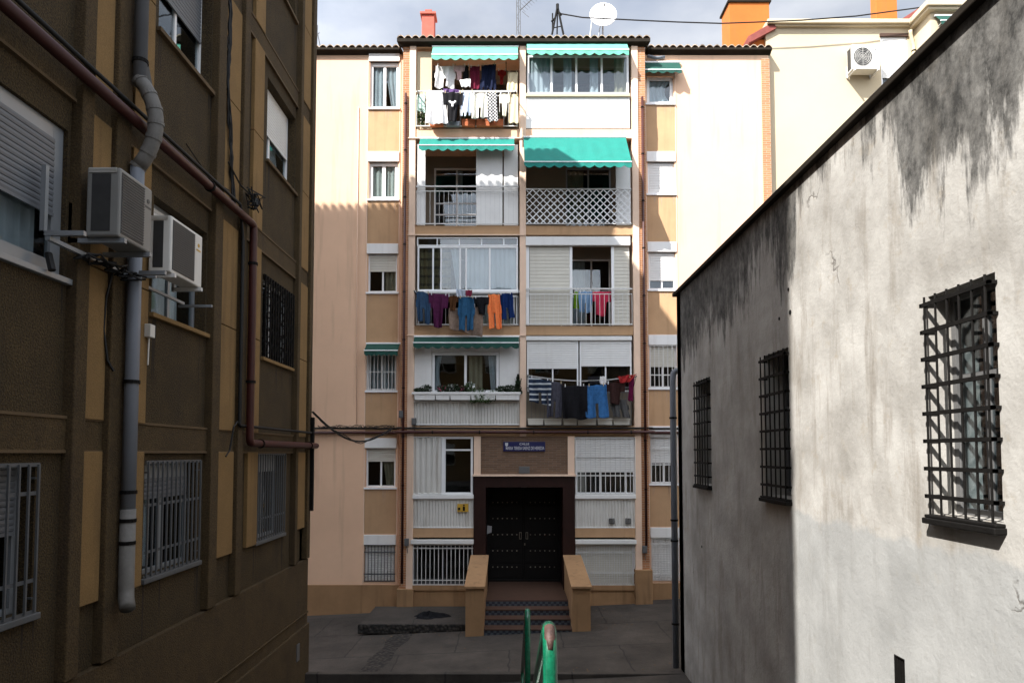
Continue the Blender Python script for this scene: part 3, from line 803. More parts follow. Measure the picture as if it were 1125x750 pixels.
# chimneys
def chimney(parent, px0, px1, py0, Y, zb, mt, depth=.6, cap=True, capm='gutter'):
    x0, z1 = fr(px0, py0, Y); x1 = fr(px1, py0, Y)[0]
    m = MB(); m.box(x0, x1, Y, Y + depth, zb, z1); m.bev = .01
    c = m.build('chimney', M[mt], parent)
    if cap:
        k = MB(); k.box(x0 - .05, x1 + .05, Y - .05, Y + depth + .05, z1, z1 + .06); k.box(x0 + .08, x1 - .08, Y + .08, Y + depth - .08, z1 + .06, z1 + .2); k.build('cap', M[capm], c)
    return c
chimney(rf, 463.5, 477, 16, 19.4, 16.0, 'redbrk', .35, True, 'redbrk')
chimney(block, 801, 845, 3, 20.3, 16.0, 'orange', .75)
chimney(block, 962, 985, -14, 21.6, 15.5, 'orange', .35, False)

def pu(px, py=250): return fr(px, py, FY)[0]
def rib_panel(px0, px1, py0, py1, mt='corr', n=-.02, pitch=.085, dep=.02, horiz=False, name='corrugated_panel', edge=True):
    ym = (py0 + py1) / 2
    m = MB(FF); m.ribs(pu(px0, ym), pu(px1, ym), zf(py1), zf(py0), n, dep, pitch, horiz); o = m.build(name, M[mt], block)
    if edge:
        e = MB(FF); e.box(pu(px0, ym), pu(px1, ym), n - .03, n + .03, zf(py1) - .02, zf(py1) + .015); e.box(pu(px0, ym), pu(px1, ym), n - .03, n + .035, zf(py0) - .015, zf(py0) + .02)
        e.bev = .004; e.build('edge_trim', M['white'], o)
    return o
def flat_panel(px0, px1, py0, py1, n0, n1, mt='white', name='panel'):
    ym = (py0 + py1) / 2
    m = MB(FF); m.box(pu(px0, ym), pu(px1, ym), n0, n1, zf(py1), zf(py0)); m.bev = .006
    return m.build(name, M[mt], block)
def wpx(px0, px1, py0, py1, fn=FF, **k):
    ym = (py0 + py1) / 2
    return window(block, fn, pu(px0, ym), pu(px1, ym), zf(py1), zf(py0), **k)
def railing(px0, px1, py0, py1, n=.05, pitch=.10, r=.006, mids=(.86,), mt='steelw', lattice=False):
    ym = (py0 + py1) / 2; u0, u1, z0, z1 = pu(px0, ym), pu(px1, ym), zf(py1), zf(py0)
    m = MB(FF)
    m.box(u0, u1, n - .02, n + .02, z1 - .035, z1); m.box(u0, u1, n - .012, n + .012, z0, z0 + .025)
    for t in mids: m.box(u0, u1, n - .01, n + .01, z0 + (z1 - z0) * t - .01, z0 + (z1 - z0) * t + .01)
    if not lattice:
        k = int((u1 - u0) / pitch); zt = z0 + (z1 - z0) * (mids[0] if mids else 1)
        for i in range(k + 1):
            u = u0 + (u1 - u0) * i / k; m.box(u - r, u + r, n - r, n + r, z0, zt)
    for u in (u0, u1):
        m.box(u - .015, u + .015, n - .05, n - .0, z1 - .03, z1 - .005); m.box(u - .015, u + .015, n - .05, n, z0, z0 + .02)
    o = m.build('balcony_railing', M[mt], block)
    if lattice:
        l_ = MB(FF); d = .20; w = .021; H = z1 - z0 - .04; W = u1 - u0
        for sgn, nn in ((1, n + .014), (-1, n + .022)):
            c = -H
            while c < W:
                a0, b0 = c, 0.0; a1, b1 = c + H, H
                if a0 < 0: b0 = -a0; a0 = 0
                if a1 > W: b1 = W - c; a1 = W
                if a1 - a0 > .03:
                    q = [(a0 - w, b0), (a0 + w, b0), (a1 + w, b1), (a1 - w, b1)]
                    if sgn < 0: q = [(W - x_, y_) for x_, y_ in q]
                    q = [(min(max(x_, 0), W), y_) for x_, y_ in q]
                    vv = [(u0 + x_, nn + dn, z0 + .02 + y_) for dn in (0, .006) for x_, y_ in q]
                    l_.add(vv, [(0, 1, 2, 3), (7, 6, 5, 4), (0, 4, 5, 1), (1, 5, 6, 2), (2, 6, 7, 3), (3, 7, 4, 0)])
                c += d
        l_.build('lattice', M['pvc'], o)
    return o

# top storey, left: open balcony
flat_panel(457.5, 474, 55, 142, -.16, -.08, 'cream', 'side_panel')
railing(458, 568, 101, 140, pitch=.12)
# top storey, right: glazed in
wpx(579, 691, 60, 103, n=-.04, mull=(.24, .485, .735), fw=.06, sill=None, curtain=[(.02, .26, 'lace', 0, 0), (.86, .99, 'tan', 0, 0), (.36, .44, 'lace', 0, 0), (.62, .70, 'lace', 0, 0)], cn=.07)
flat_panel(577.5, 692, 107, 141, -.1, -.0, 'white', 'parapet'); flat_panel(577.5, 692, 103.5, 107, -.14, .06, 'cream', 'ledge')
# third floor, left
flat_panel(458, 467, 158, 247, -.1, -.03); flat_panel(523, 552, 158, 247, -.1, -.03); flat_panel(553.5, 569, 158, 247, -.12, -.05)
window(block, FB, -2.35, -.98, rows[1][0] + .02, rows[1][1] - .35, n=-.02, mull=(.5,), transom=(.34, .5), sill=None, curtain=[(.5, .62, 'lace', 0, 0)])
railing(457.5, 569, 205, 247, mids=(.86,), pitch=.13, r=.005)
# third floor, right
flat_panel(677, 693, 175, 247, -.1, -.03)
window(block, FB, 1.62, 2.98, rows[1][0] + .02, rows[1][1] - .35, n=-.02, mull=(.5,), sill=None, fmat='greyal', curtain=[(.05, .4, 'tan', 0, 0)])
railing(578, 693, 208, 247, mids=(), lattice=True)
# second floor, left
wpx(458, 569, 260.5, 270, n=-.02, mull=(.2, .42, .64, .86)[:3] + (.86,), fw=.035, sill=None)
wpx(458.5, 569, 270.5, 319.5, n=-.015, mull=(.155, .235, .425, .485, .72), fw=.045, sill='pvc', curtain=[(.02, .33, 'plaid', 0, 0), (.33, .43, 'lace', .6, 1), (.49, .98, 'lace', 0, 0)], cn=.08)
wpx(459, 568, 324, 357, n=-.02, mull=(.97,), fw=.03, sill=None, fmat='steelw', curtain=[(.6, .97, 'beige', 0, 0)], cn=.3)
railing(458, 569, 321, 357, n=.03, pitch=.2, r=.004)
# second floor, right
flat_panel(577.5, 692, 260.5, 270, -.1, .06, 'wshut', 'shutter_box')
rib_panel(582, 626, 270.5, 357, 'beige', -.06, .10, .008, True, 'roller_shutter', False)
rib_panel(675, 692, 270.5, 357, 'beige', -.06, .10, .008, True, 'roller_shutter', False)
for a, b in ((578, 581.5), (626, 629), (672, 675)): flat_panel(a, b, 270.5, 357, -.1, -.03, 'pvc', 'post')
window(block, FB, 1.45, 2.95, rows[2][0] + .02, rows[2][1] - .35, n=-.02, mull=(.62,), sill=None, curtain=[(.02, .5, 'lace', 0, 0)])
railing(578, 694, 317, 357, mids=(.84,), pitch=.125, r=.006)
# first floor, left
flat_panel(455, 474, 370, 431, -.14, -.06, 'white', 'infill_wall'); flat_panel(548.5, 571, 370, 431, -.14, -.06, 'white', 'infill_wall'); flat_panel(474.2, 548.3, 370, 386.5, -.14, -.06, 'white', 'infill_wall')
wpx(474.5, 548, 387, 431, n=-.06, mull=(.5,), fw=.07, sill=None, curtain=[(.03, .14, 'lace', .35, 0), (.84, .97, 'lace', .3, 1), (.55, .75, 'tan', 0, 0)])
rib_panel(454, 571, 441, 466, 'corr', -.02)
flat_panel(453.5, 572, 431.2, 433.5, -.1, .22, 'white', 'ledge')
# first floor, right
flat_panel(578, 694, 369.5, 374, -.1, .05, 'wshut', 'shutter_box')
wpx(579, 635.5, 374.3, 430, n=-.02, mull=(.5,), sill=None, shutter=.53, fw=.04); wpx(637, 694, 374.3, 430, n=-.02, mull=(.5,), sill=None, shutter=.48, fw=.04)
flat_panel(578, 694, 430, 467, -.12, -.04, 'roomw', 'parapet'); railing(579, 693, 425, 467, n=.05, pitch=.12, r=.005, mt='steelg')
# ground floor, left
rib_panel(454, 485, 480, 542, 'corr', -.03, .16, .035, False, 'folding_shutter')
wpx(487, 519.5, 479.5, 543, n=-.02, mull=(), transom=.77, fw=.06, sill=None)
flat_panel(485, 487, 479.5, 543, -.1, -.0, 'pvc', 'post')
flat_panel(453.5, 520.5, 543.2, 547.4, -.1, .05, 'white', 'ledge'); rib_panel(454, 520.5, 548, 579, 'corr', -.03)
# ground floor, right
wpx(632, 698, 480, 543, n=-.03, mull=(.42, .84), fw=.06, sill=None, shutter=.60, grille=True, pitch=.135, hbars=(.33, .66), gn=.02)
flat_panel(631.5, 698.5, 543.2, 547.4, -.1, .05, 'white', 'ledge'); q_ = rib_panel(631.5, 698, 548, 579, 'corr', -.03)
for px in (672, 690):
    m = MB(FF); u = pu(px, 572); z = zf(572); m.frame(u - .075, u + .075, z - .075, z + .075, .014, 0, .03)
    for i in range(4): m.box(u - .06, u + .06, 0, .018, z - .055 + i * .03, z - .04 + i * .03)
    m.build('vent', M['vent'], q_)
# basement windows
for a, b in ((451.5, 520.5), (632, 699)):
    flat_panel(a, b, 592.3, 597, -.2, .07, 'wshut', 'shutter_box')
wpx(453.5, 519, 597.5, 642.5, n=-.12, mull=(.5,), grille=True, pitch=.115, hbars=(.12, .9), sill=None, gn=-.02, fmat='steelg')
wpx(633, 698, 597.5, 642.5, n=-.12, mull=(), shutter=.99, smat='beige', grille=True, pitch=.07, hbars=(.3, .8), sill=None, gn=-.02, gmat='steelw')

# ================================================================== AWNINGS
def awning(px0, px1, py0, py1, proj, mt, label, Y=FY, hv=.17, scal=.27, arms=True, n0=.02):
    fn = front(Y); um, zt = fr((px0 + px1) / 2, py0, Y)
    u0, u1 = fr(px0, py1, Y - proj)[0], fr(px1, py1, Y - proj)[0]; zb = fr(px0, py1, Y - proj)[1]
    t = thing('awning', fn((u0 + u1) / 2, n0, zt), label, 'awning', 'green awnings on the apartment block')
    m = MB(fn); k = max(6, int((u1 - u0) / .04)); zf0 = zb + hv; vv = []
    for i in range(k + 1):
        u = u0 + (u1 - u0) * i / k; sag = .008 * math.sin(i * .7)
        vv += [(u, n0 + .03, zt), (u, n0 + (proj - n0) * .5, (zt + zf0) / 2 + .012 + sag), (u, proj, zf0), (u, proj + .015 + sag, zb + .065 * (1 - abs(math.sin(math.pi * (u - u0) / scal))))]
    m.add(vv, [(4 * i + j, 4 * i + 4 + j, 4 * i + 5 + j, 4 * i + 1 + j) for i in range(k) for j in range(3)]); m.sol = .006
    m.build('canvas', M[mt], t)
    b = MB(fn); b.tube([(u0 - .02, n0 + .03, zt + .01), (u1 + .02, n0 + .03, zt + .01)], .03, 10); b.tube([(u0 - .01, proj, zf0 - .004), (u1 + .01, proj, zf0 - .004)], .018, 8)
    b.build('roller', M['pvc'], t)
    if arms:
        for u in (u0 + .05, u1 - .05):
            a = MB(fn); a.tube([(u, n0, zt - .35), (u, proj, zf0 - .02)], .012, 6); a.build('arm', M['steelw'], t)
    return t
awning(474, 569, 53, 66.5, .38, 'tealL', 'pale teal scalloped awning over the top left balcony hung with laundry')
awning(579, 691, 48.5, 61, .38, 'tealL', 'pale teal scalloped awning over the glazed balcony at the top right')
awning(460, 565, 153.5, 166, .35, 'teal', 'narrow teal scalloped awning above the balcony with tall white panels')
awning(576, 694, 152, 184.5, .95, 'teal', 'big lowered teal awning above the white lattice balcony', hv=.17)
awning(454, 570, 370.5, 383, .30, 'tealD', 'dark green awning over the window with flower boxes')
awning(400, 437, 378, 391, .40, 'tealD', 'small dark green awning over the barred window on the left strip', Y=WY_, hv=.16, scal=.14)
awning(704, 749, 70, 81, .30, 'tealD', 'small green awning over the topmost right hand window', Y=WY_, hv=.12, scal=.25)

# ================================================================== LAUNDRY
def line(px0, py0, px1, py1, Y, label, sag=.04, n_=2):
    a = fr(px0, py0, Y); b = fr(px1, py1, Y)
    t = thing('clothes_line', (a[0], Y, a[1]), label, 'clothes line')
    m = MB()
    for k in range(n_):
        y = Y + k * .16; pts = [(a[0] + (b[0] - a[0]) * i / 8, y, a[1] + (b[1] - a[1]) * i / 8 - sag * math.sin(math.pi * i / 8)) for i in range(9)]
        m.tube(pts, .005, 5)
    m.build('cord', M['steelw'], t)
    for p in (a, b):
        s_ = MB(); s_.box(p[0] - .012, p[0] + .012, Y - .03, min(Y + .55, FY + .02), p[1] - .012, p[1] + .012)
        s_.tube([(p[0], Y, p[1]), (p[0], min(Y + .5, FY), p[1] - .25)], .008, 5); s_.build('bracket', M['black'], t)
    return t
GN = 0
def garment(kind, tl, tr, br, bl, mt, name, label, Y=18.66, group='laundry on the clothes lines', amp=.042, cat=None, pegs=True):
    global GN; GN += 1
    if px_wide := (.13 if kind != 'sheet' else .03):
        w1, w2 = (tr[0] - tl[0]) * px_wide / 2, (br[0] - bl[0]) * px_wide / 2
        tl, tr, br, bl = (tl[0] - w1, tl[1]), (tr[0] + w1, tr[1]), (br[0] + w2, br[1]), (bl[0] - w2, bl[1])
    P = [fr(p[0], p[1], Y) for p in (tl, tr, br, bl)]
    def mapp(a, t):
        x = (1 - t) * ((1 - a) * P[0][0] + a * P[1][0]) + t * ((1 - a) * P[3][0] + a * P[2][0])
        z = (1 - t) * ((1 - a) * P[0][1] + a * P[1][1]) + t * ((1 - a) * P[3][1] + a * P[2][1])
        return x, z
    W = abs(P[1][0] - P[0][0]); H = abs(P[0][1] - P[3][1])
    amp = min(amp * 1.3, W * .11); rnd = random.Random(GN * 13); ph = [rnd.uniform(0, 6) for _ in range(5)]; kf = rnd.uniform(9, 15)
    def spans(t):
        if kind == 'trousers':
            if t < .30: return [(0.04, .96)]
            s = (t - .30) / .7; return [(.02 + .02 * s, .49 - .05 * s), (.51 + .05 * s, .98 - .02 * s)]
        if kind == 'shorts':
            if t < .55: return [(0.02, .98)]
            return [(0, .47), (.53, 1)]
        if kind == 'shirt':            # hung by the hem: sleeves hang beside the body at the bottom
            if t < .55: return [(.08, .92)]
            if t < .68: return [(0, 1)]
            if t < .9: return [(0, .2), (.24, .76), (.8, 1)]
            return [(.0, .17), (.30, .44), (.56, .70), (.83, 1)]
        if kind == 'tee':
            if t < .30: return [(0.0, 1.0)]
            if t < .42: return [(0.0, .20), (.22, .78), (.80, 1.0)]
            return [(.2, .8)]
        return [(0, 1)]
    rows_ = 16 if H > .35 else 5; cols = 18 if W > .33 else 8; grid = {}; vv = []; ff = []
    def vert(i, j):
        if (i, j) not in grid:
            a, t = i / cols, j / rows_
            x, z = mapp(a, t)
            fold = math.sin(a * kf + ph[0] + .8 * math.sin(t * 3 + ph[1])) * .6 + math.sin(a * kf * 2.3 + ph[2] + t * 2) * .4
            z += .008 * math.sin(a * 7 + ph[3]) * t + (-.018 * math.sin(math.pi * ((a * 2) % 1)) if t == 0 else 0) + (H * .02 * math.sin(a * 11 + ph[4]) if j == rows_ else 0)
            x += .012 * math.sin(t * 7 + ph[4]) * (a - .5)
            grid[(i, j)] = len(vv); vv.append((x, Y - fold * amp * (.45 + .9 * t) - .02 * math.sin(t * 3.0 + ph[1]), z))
        return grid[(i, j)]
    for j in range(rows_):
        t = (j + .5) / rows_
        for (a, b) in spans(t):
            for i in range(cols):
                c_ = (i + .5) / cols
                if a <= c_ <= b: ff.append((vert(i, j), vert(i + 1, j), vert(i + 1, j + 1), vert(i, j + 1)))
    m = MB(); m.add(vv, ff); m.sol = .008 if W < .35 else .012; m.smooth = True
    cx, cz = fr((tl[0] + tr[0]) / 2, tl[1], Y)
    t = thing(name, (cx, Y, cz), label, cat or name.replace('_', ' '), group)
    o = m.build('fabric', mt, t)
    su = o.modifiers.new('sub', 'SUBSURF'); su.levels = 1; su.render_levels = 1
    if pegs:
        for a in (.15, .85):
            x, z = mapp(a, 0); p = MB(); p.box(x - .009, x + .009, Y - .03, Y + .02, z - .05, z + .035); p.build('peg', M['pvc' if GN % 2 else 'tan'], t)
    return t
C = cloth_mat
c_white = C('white_cotton', (.78, .77, .76)); c_pink = C('pink_cotton', (.62, .42, .42)); c_black = C('black_cotton', (.015, .015, .018)); c_maroon = C('maroon_cotton', (.20, .02, .05))
c_navy = C('navy_cotton', (.015, .022, .06)); c_red = C('red_cotton', (.42, .03, .03)); c_beige = C('beige_cotton', (.60, .50, .33)); c_lblue = C('pale_blue_cotton', (.48, .55, .66))
c_dots = C('patterned_cotton', (.02, .02, .02), (.55, .55, .55), kind='check', scale=22); c_denim = C('denim', (.045, .10, .19)); c_denimb = C('blue_denim', (.035, .13, .26)); c_purple = C('purple_cotton', (.11, .02, .075))
c_brown = C('brown_cotton', (.12, .05, .02)); c_card = C('tan_blanket', (.36, .26, .20)); c_orange = C('orange_cotton', (.85, .22, .07)); c_royal = C('dark_blue_cotton', (.01, .035, .15))
c_green = C('lime_cotton', (.22, .45, .03)); c_sky = C('sky_blue_cotton', (.20, .33, .50)); c_rose = C('rose_cotton', (.55, .04, .09)); c_strip = C('striped_denim', (.035, .055, .10), (.45, .48, .5), scale=2.2)
c_grey = C('grey_denim', (.085, .085, .11)); c_bluet = C('bright_blue_cotton', (.055, .20, .48)); c_dbrown = C('dark_brown_cotton', (.055, .025, .022)); c_gry = C('grey_cotton', (.10, .10, .10))
# top left balcony, upper line
U = 18.97
line(477, 73, 556, 69, U, 'upper clothes line sagging across the top left balcony', n_=1)
G1 = 'laundry on the top left balcony'
garment('trousers', (479, 72), (500, 72), (499, 97), (478, 97), c_white, 'trousers', 'white trousers hanging leftmost on the upper line of the top balcony', U, G1)
garment('tee', (499, 72), (510, 72), (509, 88), (500, 88), c_pink, 'shirt', 'pale pink top next to the white trousers on the top balcony', U, G1)
garment('sheet', (510, 72), (515.5, 72), (514, 92), (508, 88), c_black, 'towel', 'narrow black cloth right of the pink top', U, G1)
garment('sheet', (505, 88), (517, 86), (517, 96), (507, 96), c_white, 'cloth', 'small white cloth below the pink top', U - .06, G1, pegs=False)
garment('trousers', (516.5, 73), (527, 73), (526, 98), (517, 98), c_maroon, 'trousers', 'maroon trousers on the upper line of the top balcony', U, G1)
garment('shirt', (529, 72), (545, 70), (544, 101), (528, 100), c_navy, 'shirt', 'dark navy jacket hanging beside the maroon trousers', U, G1)
garment('tee', (547, 77), (556, 77), (554, 93), (548, 92), c_red, 'shirt', 'small dark red top in the shade of the top left balcony', U + .5, G1)
garment('sheet', (558, 79), (569, 79), (568, 102), (557, 101), c_beige, 'towel', 'beige cloth hanging at the right end of the top left balcony', U, G1)
# lower line
Lw = 18.62
line(459, 100.5, 566, 101, Lw, 'lower clothes line outside the railing of the top left balcony', n_=2)
garment('sheet', (469, 101), (488, 101), (492, 136), (468, 136), c_white, 'sheet', 'big white sheet at the left of the lower line on the top balcony', Lw, G1)
gt = garment('tee', (487, 101), (508, 102), (504, 134), (490, 133), c_black, 'shirt', 'black T-shirt with a white printed emblem on its front', Lw - .02, G1)
em = MB(); ex, ez = fr(497, 113.5, Lw - .09); yy = Lw - .09
for (a, b, c, d) in ((-.07, .0, .07, .05), (-.025, -.09, .025, .0), (-.10, .03, -.05, .075), (.05, .03, .10, .075)): em.box(ex + a, ex + c, yy, yy + .008, ez + b, ez + d)
em.build('printed_emblem', M['pvc'], gt)
garment('sheet', (487, 97), (505, 98), (504, 103), (488, 103), C('violet_cotton', (.13, .07, .20)), 'cloth', 'folded violet cloth just above the black T-shirt', Lw + .1, G1, pegs=False)
garment('shirt', (507, 100), (520, 100), (520, 128), (507, 128), c_lblue, 'shirt', 'pale blue shirt in the middle of the lower line', Lw, G1)
garment('shorts', (519, 102), (536, 102), (535, 129), (519, 131), C('off_white_cotton', (.72, .70, .60)), 'shorts', 'cream white shorts next to the pale blue shirt', Lw - .02, G1)
garment('sheet', (536, 101), (546, 101), (547, 133), (536, 133), c_dots, 'towel', 'black and white patterned cloth on the lower line', Lw, G1)
garment('tee', (549, 103), (560, 103), (558, 128), (550, 128), C('ivory_cotton', (.70, .66, .52)), 'shirt', 'ivory top right of the patterned cloth', Lw, G1)
garment('trousers', (560, 103), (569, 103), (569, 136), (559, 136), c_beige, 'trousers', 'beige trousers at the right end of the lower line', Lw, G1)
garment('sheet', (459, 104), (467, 104), (467, 124), (459, 122), C('seafoam_cotton', (.40, .55, .50)), 'towel', 'pale sea green towel at the left end of the lower line', Lw + .3, G1)
# second floor left
G2 = 'laundry on the second floor left balcony'; Y2 = 18.62
line(455, 319.5, 570, 320, Y2, 'clothes line crowded with jeans under the plaid curtained window')
garment('trousers', (457, 318), (472, 322), (473, 357), (459, 352), c_denim, 'jeans', 'faded blue jeans at the left end of the second floor line', Y2, G2)
garment('tee', (472, 322), (492, 323), (488, 360), (474, 360), c_purple, 'shirt', 'dark purple sweater on the second floor line', Y2, G2)
garment('sheet', (493, 338), (530, 336), (530, 371), (494, 361), c_card, 'blanket', 'tan blanket hanging skewed behind the middle jeans', Y2 + .06, G2, pegs=False)
garment('tee', (492, 324), (504, 324), (502, 342), (493, 341), c_brown, 'shirt', 'small brown patterned top beside the purple sweater', Y2, G2)
garment('sheet', (501, 317), (511, 318), (511, 326), (502, 325), c_lblue, 'cloth', 'small pale blue cloth folded above the middle jeans', Y2 - .03, G2, pegs=False)
garment('sheet', (511, 318), (519, 318), (518, 326), (512, 326), c_maroon, 'cloth', 'small dark red cloth folded next to the pale blue one', Y2 - .03, G2, pegs=False)
garment('trousers', (504, 326), (521, 326), (520, 363), (504, 363), c_denimb, 'jeans', 'bright blue jeans hanging in front of the tan blanket', Y2 - .03, G2)
garment('tee', (521, 326), (537, 326), (535, 346), (524, 345), c_black, 'shirt', 'black top between the blue jeans and the orange trousers', Y2, G2)
garment('trousers', (536, 323), (549, 323), (551.5, 361), (537, 361), c_orange, 'trousers', 'bright orange trousers on the second floor line', Y2, G2, amp=.03)
garment('shorts', (549, 322), (562, 321), (565, 349), (551, 352), c_royal, 'shorts', 'dark blue cloth trousers right of the orange ones', Y2, G2)
# second floor right, inside the railing
G3 = 'laundry behind the second floor right railing'; Y3 = 19.25
line(630, 319, 673, 319, Y3, 'short clothes line behind the railing of the half shuttered balcony', n_=1)
garment('sheet', (630, 320), (636, 320), (636, 339), (630, 339), c_green, 'towel', 'lime green cloth behind the second floor right railing', Y3, G3)
garment('shorts', (636, 320), (650, 320), (649, 344), (637, 343), c_sky, 'shorts', 'light blue shorts beside the lime green cloth', Y3, G3)
garment('tee', (650, 320), (671, 320), (668, 348), (652, 346), c_rose, 'shirt', 'rose red top behind the second floor right railing', Y3, G3)
# first floor right
G4 = 'laundry on the first floor right balcony'; Y4 = 18.60
line(580, 412, 699, 413, Y4, 'clothes line with dark laundry under the two half shut windows', sag=.14)
garment('shorts', (582, 413), (604, 418), (604, 446), (583, 441), c_strip, 'shorts', 'dark denim with pale stripes at the left end of the first floor line', Y4, G4)
garment('trousers', (603, 418), (618, 420), (617, 459), (600, 458), c_grey, 'jeans', 'long grey jeans beside the striped denim', Y4 + .02, G4)
garment('sheet', (617, 423), (645, 423), (645, 461), (618, 459), c_black, 'blanket', 'big black blanket in the middle of the first floor line', Y4, G4)
garment('shorts', (645, 423), (665, 422), (668, 459), (645, 459), c_bluet, 'shirt', 'bright blue shirt beside the black blanket', Y4 - .01, G4, amp=.03)
garment('sheet', (646, 413), (658, 413), (658, 422), (646, 422), c_black, 'cloth', 'small black cloth folded above the bright blue shirt', Y4 + .05, G4, pegs=False)
garment('sheet', (659, 413), (666, 413), (666, 422), (659, 422), c_white, 'cloth', 'small white cloth folded above the bright blue shirt', Y4 + .05, G4, pegs=False)
garment('tee', (666, 420), (686, 420), (684, 444), (668, 443), c_dbrown, 'shirt', 'dark brown top right of the bright blue shirt', Y4, G4)
garment('trousers', (670, 438), (688, 438), (693, 459), (674, 458), c_gry, 'trousers', 'grey trousers hanging behind the dark brown top', Y4 + .08, G4, pegs=False)
garment('sheet', (679, 413), (700, 410), (691, 420), (681, 421), c_red, 'cloth', 'red cloth thrown over the right end of the first floor line', Y4 - .04, G4, pegs=False)
garment('sheet', (691, 413), (697, 412), (695, 441), (690, 440), C('plum_cotton', (.16, .01, .06)), 'towel', 'plum coloured towel at the right end of the first floor line', Y4, G4)

# ================================================================== PLANTS
def planter(px0, px1, py0, py1, mt, label, Y=FY, n0=.0, n1=.2):
    u0, u1 = fr(px0, py1, Y - n1)[0], fr(px1, py1, Y - n1)[0]; z0, z1 = fr(px0, py1, Y - n1)[1], fr(px0, py0, Y - n1)[1]
    fn = front(Y); t = thing('planter', fn((u0 + u1) / 2, (n0 + n1) / 2, z0), label, 'planter', 'planters on the balconies')
    m = MB(fn); s_ = .012
    m.add([(u0 + s_, n0 + s_, z0), (u1 - s_, n0 + s_, z0), (u1 - s_, n1 - s_, z0), (u0 + s_, n1 - s_, z0), (u0, n0, z1), (u1, n0, z1), (u1, n1, z1), (u0, n1, z1),
           (u0 + .02, n0 + .02, z1), (u1 - .02, n0 + .02, z1), (u1 - .02, n1 - .02, z1), (u0 + .02, n1 - .02, z1), (u0 + .02, n0 + .02, z1 - .03), (u1 - .02, n0 + .02, z1 - .03), (u1 - .02, n1 - .02, z1 - .03), (u0 + .02, n1 - .02, z1 - .03)],
          [(0, 3, 2, 1), (0, 1, 5, 4), (1, 2, 6, 5), (2, 3, 7, 6), (3, 0, 4, 7), (4, 5, 9, 8), (5, 6, 10, 9), (6, 7, 11, 10), (7, 4, 8, 11), (8, 9, 13, 12), (9, 10, 14, 13), (10, 11, 15, 14), (11, 8, 12, 15), (12, 13, 14, 15)])
    m.box(u0 - .008, u1 + .008, n1 - .004, n1 + .008, z1 - .03, z1 - .002)
    m.build('trough', M[mt], t); return t
def plant(px, py_base, h, w, mt, label, Y=18.9, n=230, flowers=None, droop=0, cone=False):
    X, Z = fr(px, py_base, Y); t = thing('plant', (X, Y, Z), label, 'plant', 'plants on the balconies')
    rnd = random.Random(int(px * 7)); m = MB(); fl = MB(); st_ = MB()
    for i in range(7):
        a = rnd.uniform(0, 6.28); st_.tube([(X, Y, Z - .03), (X + math.cos(a) * w * .2, Y + math.sin(a) * w * .15, Z + h * .45), (X + math.cos(a) * w * .4, Y + math.sin(a) * w * .3, Z + h * .8)], .005, 4)
    for i in range(n):
        tt = rnd.random(); a = rnd.uniform(0, 6.28)
        rr = w * .5 * (rnd.random() ** .5) * ((1.05 - tt) if cone else (.6 + .6 * math.sin(tt * 3.0)))
        c = Vector((X + rr * math.cos(a), Y + rr * math.sin(a) * .7, Z + h * tt - (droop * rr / w if droop else 0)))
        s_ = rnd.uniform(.028, .055); d = Vector((rnd.uniform(-1, 1), rnd.uniform(-1, .4), rnd.uniform(-.6, .8))).normalized(); e = d.cross(Vector((rnd.uniform(-1, 1), rnd.uniform(-1, 1), 1))).normalized()
        tgt = fl if flowers and rnd.random() < .22 and tt > .4 else m
        tgt.add([tuple(c - d * s_), tuple(c + e * s_ * .45), tuple(c + d * s_), tuple(c - e * s_ * .45)], [(0, 1, 2, 3)])
    m.build('foliage', M[mt], t); st_.build('stem', M['leafd'], t)
    if fl.v: fl.build('flowers', M[flowers], t)
    return t
for i, (a, b, lab) in enumerate(((455, 478, 'white flower box leftmost under the dark green awning'), (478.5, 494, 'small white flower box second from the left under the dark green awning'),
        (494.5, 517, 'white flower box in the middle left under the dark green awning'), (517.5, 544, 'white flower box under the trailing green plant'), (544.5, 571, 'white flower box rightmost, below the small cypress'))):
    planter(a, b, 432.5, 439, 'white', lab, n0=.03, n1=.20)
plant(460, 433, .17, .25, 'leafd', 'dark low leafy plant in the leftmost flower box'); plant(468, 433, .26, .3, 'leafd', 'dark spreading plant second from the left in the flower boxes')
plant(486, 433, .25, .3, 'leafd', 'bushy plant with pink flowers in the flower boxes', flowers='flower'); plant(497, 433, .28, .35, 'leafd', 'plant with white flowers in front of the dark window', flowers='pvc')
plant(508, 433, .24, .3, 'leafd', 'dark red flowered plant near the window mullion', flowers='flower'); plant(516, 433, .32, .28, 'leaf', 'taller leafy plant under the window mullion', flowers='pvc')
plant(528, 436, .30, .5, 'leaf', 'light green trailing plant spilling over the flower boxes', droop=.5, n=380); plant(540, 436, .22, .3, 'leaf', 'small light green plant right of the trailing one', droop=.3)
plant(551, 433, .22, .3, 'leafd', 'dark plant left of the small cypress', flowers=None); plant(560, 433, .25, .28, 'leafd', 'dark spiky plant touching the small cypress'); plant(569, 433, .55, .26, 'leafd', 'small upright cypress at the right end of the flower boxes', n=480, cone=True)
for a, b, lab in ((580, 597, 'pale trough leftmost below the dark laundry'), (598, 617, 'pale trough second from left below the dark laundry'), (619, 634, 'pale trough below the black blanket'), (635, 655, 'pale trough below the bright blue shirt'),
                  (657, 673, 'pale trough second from right below the dark laundry'), (674, 692, 'pale trough rightmost below the dark laundry')):
    planter(a, b, 459.5, 466.5, 'beige', lab, n0=.0, n1=.16)
for a, b, lab in ((472, 487, 'terracotta trough at the left foot of the top left railing'), (507, 522, 'bright terracotta trough in the middle of the top left railing'), (523, 553, 'long terracotta trough at the right of the top left railing')):
    planter(a, b, 131, 138, 'terra', lab, n0=.06, n1=.2)
